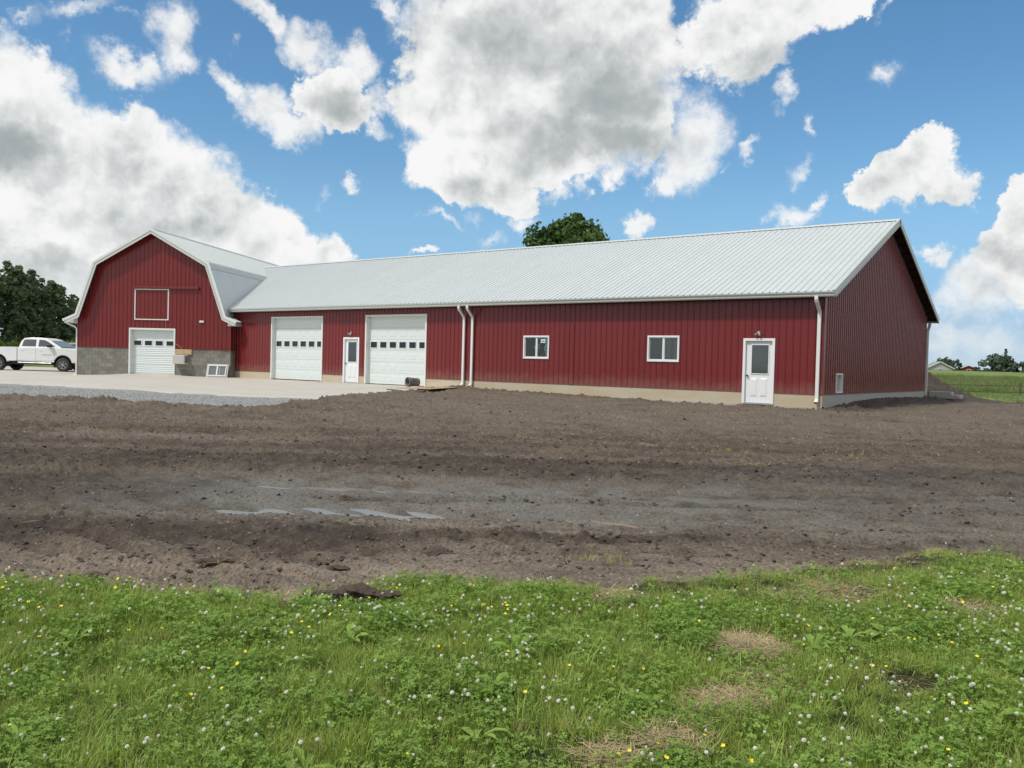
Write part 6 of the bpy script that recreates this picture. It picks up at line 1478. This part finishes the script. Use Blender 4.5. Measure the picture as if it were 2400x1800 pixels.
scatter('pebbles', np.column_stack([x, y, dirt_height(x, y)+sz*0.3]), r.uniform(-0.5, 0.5, (n, 3))*np.array([1, 1, 12]), sz, r.integers(0, 3, n), [mesh_obj('pebble', *lump(720+k, 1), M['pebble']) for k in range(3)], {'tint': r.uniform(0, 1, n)**1.3})
n = 26000; x = r.uniform(-34, -6, n); y = r.uniform(-26, -6, n); keep = (yard_sd(x, y) > -0.15) & (sd(x, y, PAD_LINE, [(-60, 30), (-90, 30), (-90, -20)]) < 0.05 + 0.25*(r.uniform(size=n) < 0.04))
x, y = x[keep], y[keep]; n = len(x); sz = r.uniform(0.007, 0.016, n)
scatter('gravel_stones', np.column_stack([x, y, np.full(n, -0.385)+0.02*fbm(x*0.6, y*0.6, 4, seed=131)]), r.uniform(-0.5, 0.5, (n, 3))*np.array([1, 1, 12]), sz, r.integers(0, 3, n), [mesh_obj('stone', *lump(740+k, 1), M['chip']) for k in range(3)], {'tint': r.uniform(0, 1, n)})
# sprigs of weed that came up through the dirt
SPR = [(px_ground(1690, 1056, -0.45), 0.45, 14), (px_ground(1385, 1310, -0.5), 0.16, 6), (px_ground(1425, 1308, -0.5), 0.12, 5), (px_ground(1330, 1010, -0.42), 0.8, 8), (px_ground(245, 1010, -0.45), 0.3, 5), (px_ground(1540, 1040, -0.45), 0.5, 6), (px_ground(1975, 1060, -0.45), 0.7, 6), (px_ground(590, 1000, -0.45), 0.5, 4)]
pts = [(a + r5.normal(0, rd*0.8), b + r5.normal(0, rd*0.35)) for (a, b), rd, cnt in SPR for i in range(cnt)]; pts = np.array(pts); n = len(pts)
V, F, S = [], [], []
for i in range(14): a = r5.uniform(0, 6.28); blade(V, F, S, (r5.normal(0, 0.02), r5.normal(0, 0.02), -0.01), a, r5.uniform(0.06, 0.15), 0.005, abs(r5.normal(0.4, 0.3)), r5.uniform(0.2, 1.2), r5.uniform(0.4, 0.95))
scatter('weed_sprigs', np.column_stack([pts, dirt_height(pts[:, 0], pts[:, 1])]), np.column_stack([np.zeros(n), np.zeros(n), r5.uniform(0, 6.28, n)]), r5.uniform(0.35, 0.8, n), np.zeros(n), [mesh_obj('sprig', V, F, M['grass'], S)], {'tint': r5.uniform(0.5, 1, n), 'dry': r5.uniform(0.2, 0.9, n)})
# taller grass and weeds of the field beyond the fence
n = 16000; d_ = np.sqrt(r.uniform(44**2, 150**2, n)); l_ = d_*r.uniform(0.34, 0.80, n); x, y = XY(d_, l_)
keep = (meadow_sd(x, y) > 0.2) & ((d_ > 78) | (r.uniform(size=n) < 0.55)); x, y, d_ = x[keep], y[keep], d_[keep]; n = len(x)
srcs = []
for k in range(3):
    V, F, S = [], [], []
    for i in range(26): a = r5.uniform(0, 6.28); blade(V, F, S, (r5.normal(0, 0.35), r5.normal(0, 0.35), -0.05), a, r5.uniform(0.5, 1.0), 0.035, abs(r5.normal(0.3, 0.25)), r5.uniform(0.1, 1.0), r5.uniform(), 3)
    srcs.append(mesh_obj('field_tuft', V, F, M['field'] if 'field' in M else M.setdefault('field', leaf_shader('field_grass', (0.105, 0.160, 0.045), (0.240, 0.285, 0.105), (0.30, 0.28, 0.13))), S))
szf = np.where(d_ < 78, 0.22, 0.75)*r.uniform(0.6, 1.3, n)*(1+0.8*np.clip(fbm(x*0.06, y*0.06, 3, seed=191), 0, 1)*(d_ > 78))
scatter('field_grass', np.column_stack([x, y, ground_z(x, y)]), np.column_stack([np.zeros(n), np.zeros(n), r.uniform(0, 6.28, n)]), szf, r.integers(0, 3, n), srcs, {'tint': np.clip(0.5+0.5*fbm(x*0.08, y*0.08, 3, seed=193)+r.normal(0, 0.15, n), 0, 1), 'dry': (r.uniform(size=n) < 0.10)*0.5})

# ---------------------------------------------------------------- overturned sod on the lawn edge
M['sod'] = simple('sod_soil', (0.088, 0.069, 0.053), 0.95, 0.2, 0.3, 12.0, bump_d=0.012, bscale=60.0)
c0 = px_ground(815, 1408); ca_, sa_ = RIGHT_H
V, F = [], []
rs = np.random.default_rng(778)
for k in range(34):          # crumbs of one torn strip, pressed together
    q_, f_ = lump(900+k, 2, 0.75); q_ = np.array(q_); t = rs.uniform(-1, 1); s_ = (0.045 if k < 12 else 0.022)*rs.uniform(0.6, 1.25)*(1-0.35*abs(t)); i0 = len(V)
    V += list(q_*s_*np.array([1.15, 0.9, 1.0]) + np.array([t*0.24, rs.normal(0, 0.022), 0.012 + s_*0.55 + (0.02 if k < 12 else 0)*(0.5+0.5*math.sin(t*5+1))])); F += [[i0+j for j in g_] for g_ in f_]
V = np.array(V); lx_, ly_, lz_ = V.T; lz_ = lz_*0.72
sod = mesh_obj('sod_clump', np.column_stack([lx_*ca_ - ly_*sa_, lx_*sa_ + ly_*ca_, lz_]), F, M['sod']); COL.objects.link(sod); sod.location = (c0[0], c0[1], LAWN_Z+0.03)
tag(sod, 'long clump of overturned dark sod on the edge of the grass', 'sod clump')
for k_, (u_, v_, q_) in enumerate(((505, 1312, 0.045), (795, 1313, 0.032), (222, 1332, 0.05), (1500, 1255, 0.04))):
    V, F = lump(780+k_, 3, 0.55); cc = px_ground(u_, v_, -0.5); V = np.array(V)*q_*np.array([1.6, 0.8, 0.7])
    o = mesh_obj('soil_clod', np.column_stack([V[:, 0]*ca_ - V[:, 1]*sa_, V[:, 0]*sa_ + V[:, 1]*ca_, V[:, 2]]), F, M['sod']); COL.objects.link(o)
    z_ = float(dirt_height(np.array([cc[0]]), np.array([cc[1]]))[0]); o.location = (cc[0], cc[1], z_+q_*0.25)
    tag(o, ['dark clod at the end of the churned bank left of centre', 'flat lone clod on the smooth dirt left of centre', 'large clod among the tyre lugs near the left edge of the grass', 'dark clod on the rim of the brown puddle track'][k_], 'clod', 'loose clods on the dirt')

# ---------------------------------------------------------------- flowers on the lawn
def clover_head(seed):
    r = np.random.default_rng(seed); V, F, MI = [], [], []
    hh = 0.0
    for i in range(46):
        z = 1-2*(i+0.5)/46*0.86; a = i*2.39996 + r.normal(0, 0.1); q = math.sqrt(max(0, 1-z*z)); n_ = np.array([q*math.cos(a), q*math.sin(a), z]); up = n_ + np.array([0, 0, 0.55]); up /= np.linalg.norm(up)
        t = np.cross(n_, [0, 0, 1.0]); t = t/np.linalg.norm(t) if np.linalg.norm(t) > 1e-3 else np.array([1.0, 0, 0]); R0 = 0.0042; R1 = 0.0100*r.uniform(0.85, 1.1); i0 = len(V)
        V += [n_*R0 - t*0.0011, n_*R0 + t*0.0011, n_*R1*0.75 + up*0.002 + t*0.0019, n_*R1 + up*0.0015, n_*R1*0.75 + up*0.002 - t*0.0019]; F.append([i0, i0+1, i0+2, i0+3, i0+4]); MI.append(0 if z > -0.35 else 1)
    i0 = len(V); k6 = 5
    for z, rr_ in ((0.0055, 0.0), (0.003, 0.0045), (-0.003, 0.0045), (-0.006, 0.0)):
        for j in range(k6): V.append((rr_*math.cos(j*1.2566), rr_*math.sin(j*1.2566), z))
    for lv in range(3):
        for j in range(k6): a, b = i0+lv*k6+j, i0+lv*k6+(j+1) % k6; F.append([a, b, b+k6, a+k6]); MI.append(0 if lv < 2 else 1)
    i0 = len(V); bend = r.normal(0, 0.012, 2)
    for t in (0.0, 0.5, 1.0):
        for j in range(3): V.append((bend[0]*t*t + 0.0009*math.cos(j*2.094), bend[1]*t*t + 0.0009*math.sin(j*2.094), -0.004 - 0.10*t))
    for lv in range(2):
        for j in range(3): a, b = i0+lv*3+j, i0+lv*3+(j+1) % 3; F.append([a, b, b+3, a+3]); MI.append(2)
    me = bpy.data.meshes.new('clover_flower'); me.from_pydata([tuple(map(float, v)) for v in V], [], F)
    for q in ('petal', 'petal_low', 'stem'): me.materials.append(M[q])
    me.polygons.foreach_set('material_index', MI); me.update(); return me
def buttercup(seed):
    r = np.random.default_rng(seed); V, F, MI = [], [], []
    for k in range(5):
        a = k*1.2566 + r.normal(0, 0.08); d = np.array([math.cos(a), math.sin(a), 0]); e = np.array([-d[1], d[0], 0]); i0 = len(V); z1, z2 = 0.0025, 0.0060
        V += [np.zeros(3), d*0.005+e*0.0038+[0, 0, z1], d*0.0098+e*0.0030+[0, 0, z2], d*0.0106+[0, 0, z2], d*0.0098-e*0.0030+[0, 0, z2], d*0.005-e*0.0038+[0, 0, z1]]; F.append([i0, i0+1, i0+2, i0+3, i0+4, i0+5]); MI.append(0)
    i0 = len(V)
    for z, rr_ in ((0.0, 0.0026), (0.0035, 0.0018), (0.0042, 0.0)):
        for j in range(5): V.append((rr_*math.cos(j*1.2566), rr_*math.sin(j*1.2566), z))
    for lv in range(2):
        for j in range(5): a, b = i0+lv*5+j, i0+lv*5+(j+1) % 5; F.append([a, b, b+5, a+5]); MI.append(0)
    i0 = len(V)
    for t in (0.0, 1.0):
        for j in range(3): V.append((0.0008*math.cos(j*2.094), 0.0008*math.sin(j*2.094), -0.09*t))
    for j in range(3): a, b = i0+j, i0+(j+1) % 3; F.append([a, b, b+3, a+3]); MI.append(1)
    me = bpy.data.meshes.new('buttercup'); me.from_pydata([tuple(map(float, v)) for v in V], [], F); me.materials.append(M['yellow']); me.materials.append(M['stem']); me.polygons.foreach_set('material_index', MI); me.update(); return me
heads = [clover_head(800+k) for k in range(4)]; cups = [buttercup(820+k) for k in range(3)]
def flower_spots(n, seed, clump, lo, hi):
    out_ = []; r = np.random.default_rng(seed)
    while len(out_) < n:
        d = math.sqrt(r.uniform(lo*lo, hi*hi)); l = d*r.uniform(-0.63, 0.63); k = 1 + int(r.poisson(clump))
        for i in range(k):
            dd2, ll2 = d + r.normal(0, 0.045)*(k > 1), l + r.normal(0, 0.055)*(k > 1); a, b = XY(dd2, ll2); a_, b_ = np.array([a]), np.array([b])
            pr = 0.35 + 0.65*sst(fbm(a_*1.1, b_*1.1, 3, seed=211)[0], -0.35, 0.35)
            s0 = lawn_sd(a_, b_)[0]
            if s0 < 0.10 or dead_amount(a_, b_, ('mud', 'straw', 'thin'))[0] > 0.25 or r.uniform() > pr or (edge_pale(a_, b_, a_*0+s0)[0] > 0.35 and r.uniform() < 0.85): continue
            out_.append((float(a), float(b), dd2))
    return sorted(out_[:n], key=lambda q: q[2])
spots = flower_spots(640, 831, 0.8, 2.3, 5.6)
r = np.random.default_rng(833)
for k, (a, b, d) in enumerate(spots[:300]):
    o = bpy.data.objects.new('clover_flower', heads[k % 4]); COL.objects.link(o)
    o.location = (a, b, float(lawn_z(np.array([a]), np.array([b]))[0]) + r.uniform(0.068, 0.108)); o.rotation_euler = (r.normal(0, 0.25), r.normal(0, 0.25), r.uniform(0, 6.28)); o.scale = (r.uniform(0.38, 0.70),)*3
    tag(o, 'small white clover flower head standing up out of the lawn grass', 'flower', 'white clover flowers in the lawn')
rest = spots[300:]; n = len(rest); rp = np.array(rest); src = []
for k in range(4): src.append(bpy.data.objects.new('clover_head', heads[k]))
scatter('clover_flowers_beyond', np.column_stack([rp[:, 0], rp[:, 1], lawn_z(rp[:, 0], rp[:, 1]) + r.uniform(0.068, 0.10, n)]), np.column_stack([r.normal(0, 0.25, n), r.normal(0, 0.25, n), r.uniform(0, 6.28, n)]), r.uniform(0.5, 0.8, n), r.integers(0, 4, n), src)
ysp = flower_spots(120, 835, 0.8, 2.4, 4.9)
for i in range(44):         # the yellow drift near the left of the lawn edge
    a, b = XY(4.55 + r.normal(0, 0.17), -1.75 + r.normal(0, 0.42))
    if lawn_sd(np.array([a]), np.array([b]))[0] > 0.05: ysp.append((float(a), float(b), 4.5))
for k, (a, b, d) in enumerate(ysp):
    o = bpy.data.objects.new('buttercup', cups[k % 3]); COL.objects.link(o)
    o.location = (a, b, float(lawn_z(np.array([a]), np.array([b]))[0]) + r.uniform(0.07, 0.105)); o.rotation_euler = (r.normal(0, 0.35), r.normal(0, 0.35), r.uniform(0, 6.28)); o.scale = (r.uniform(0.5, 0.8),)*3
    tag(o, 'tiny yellow buttercup open above the lawn grass', 'flower', 'yellow buttercups in the lawn')
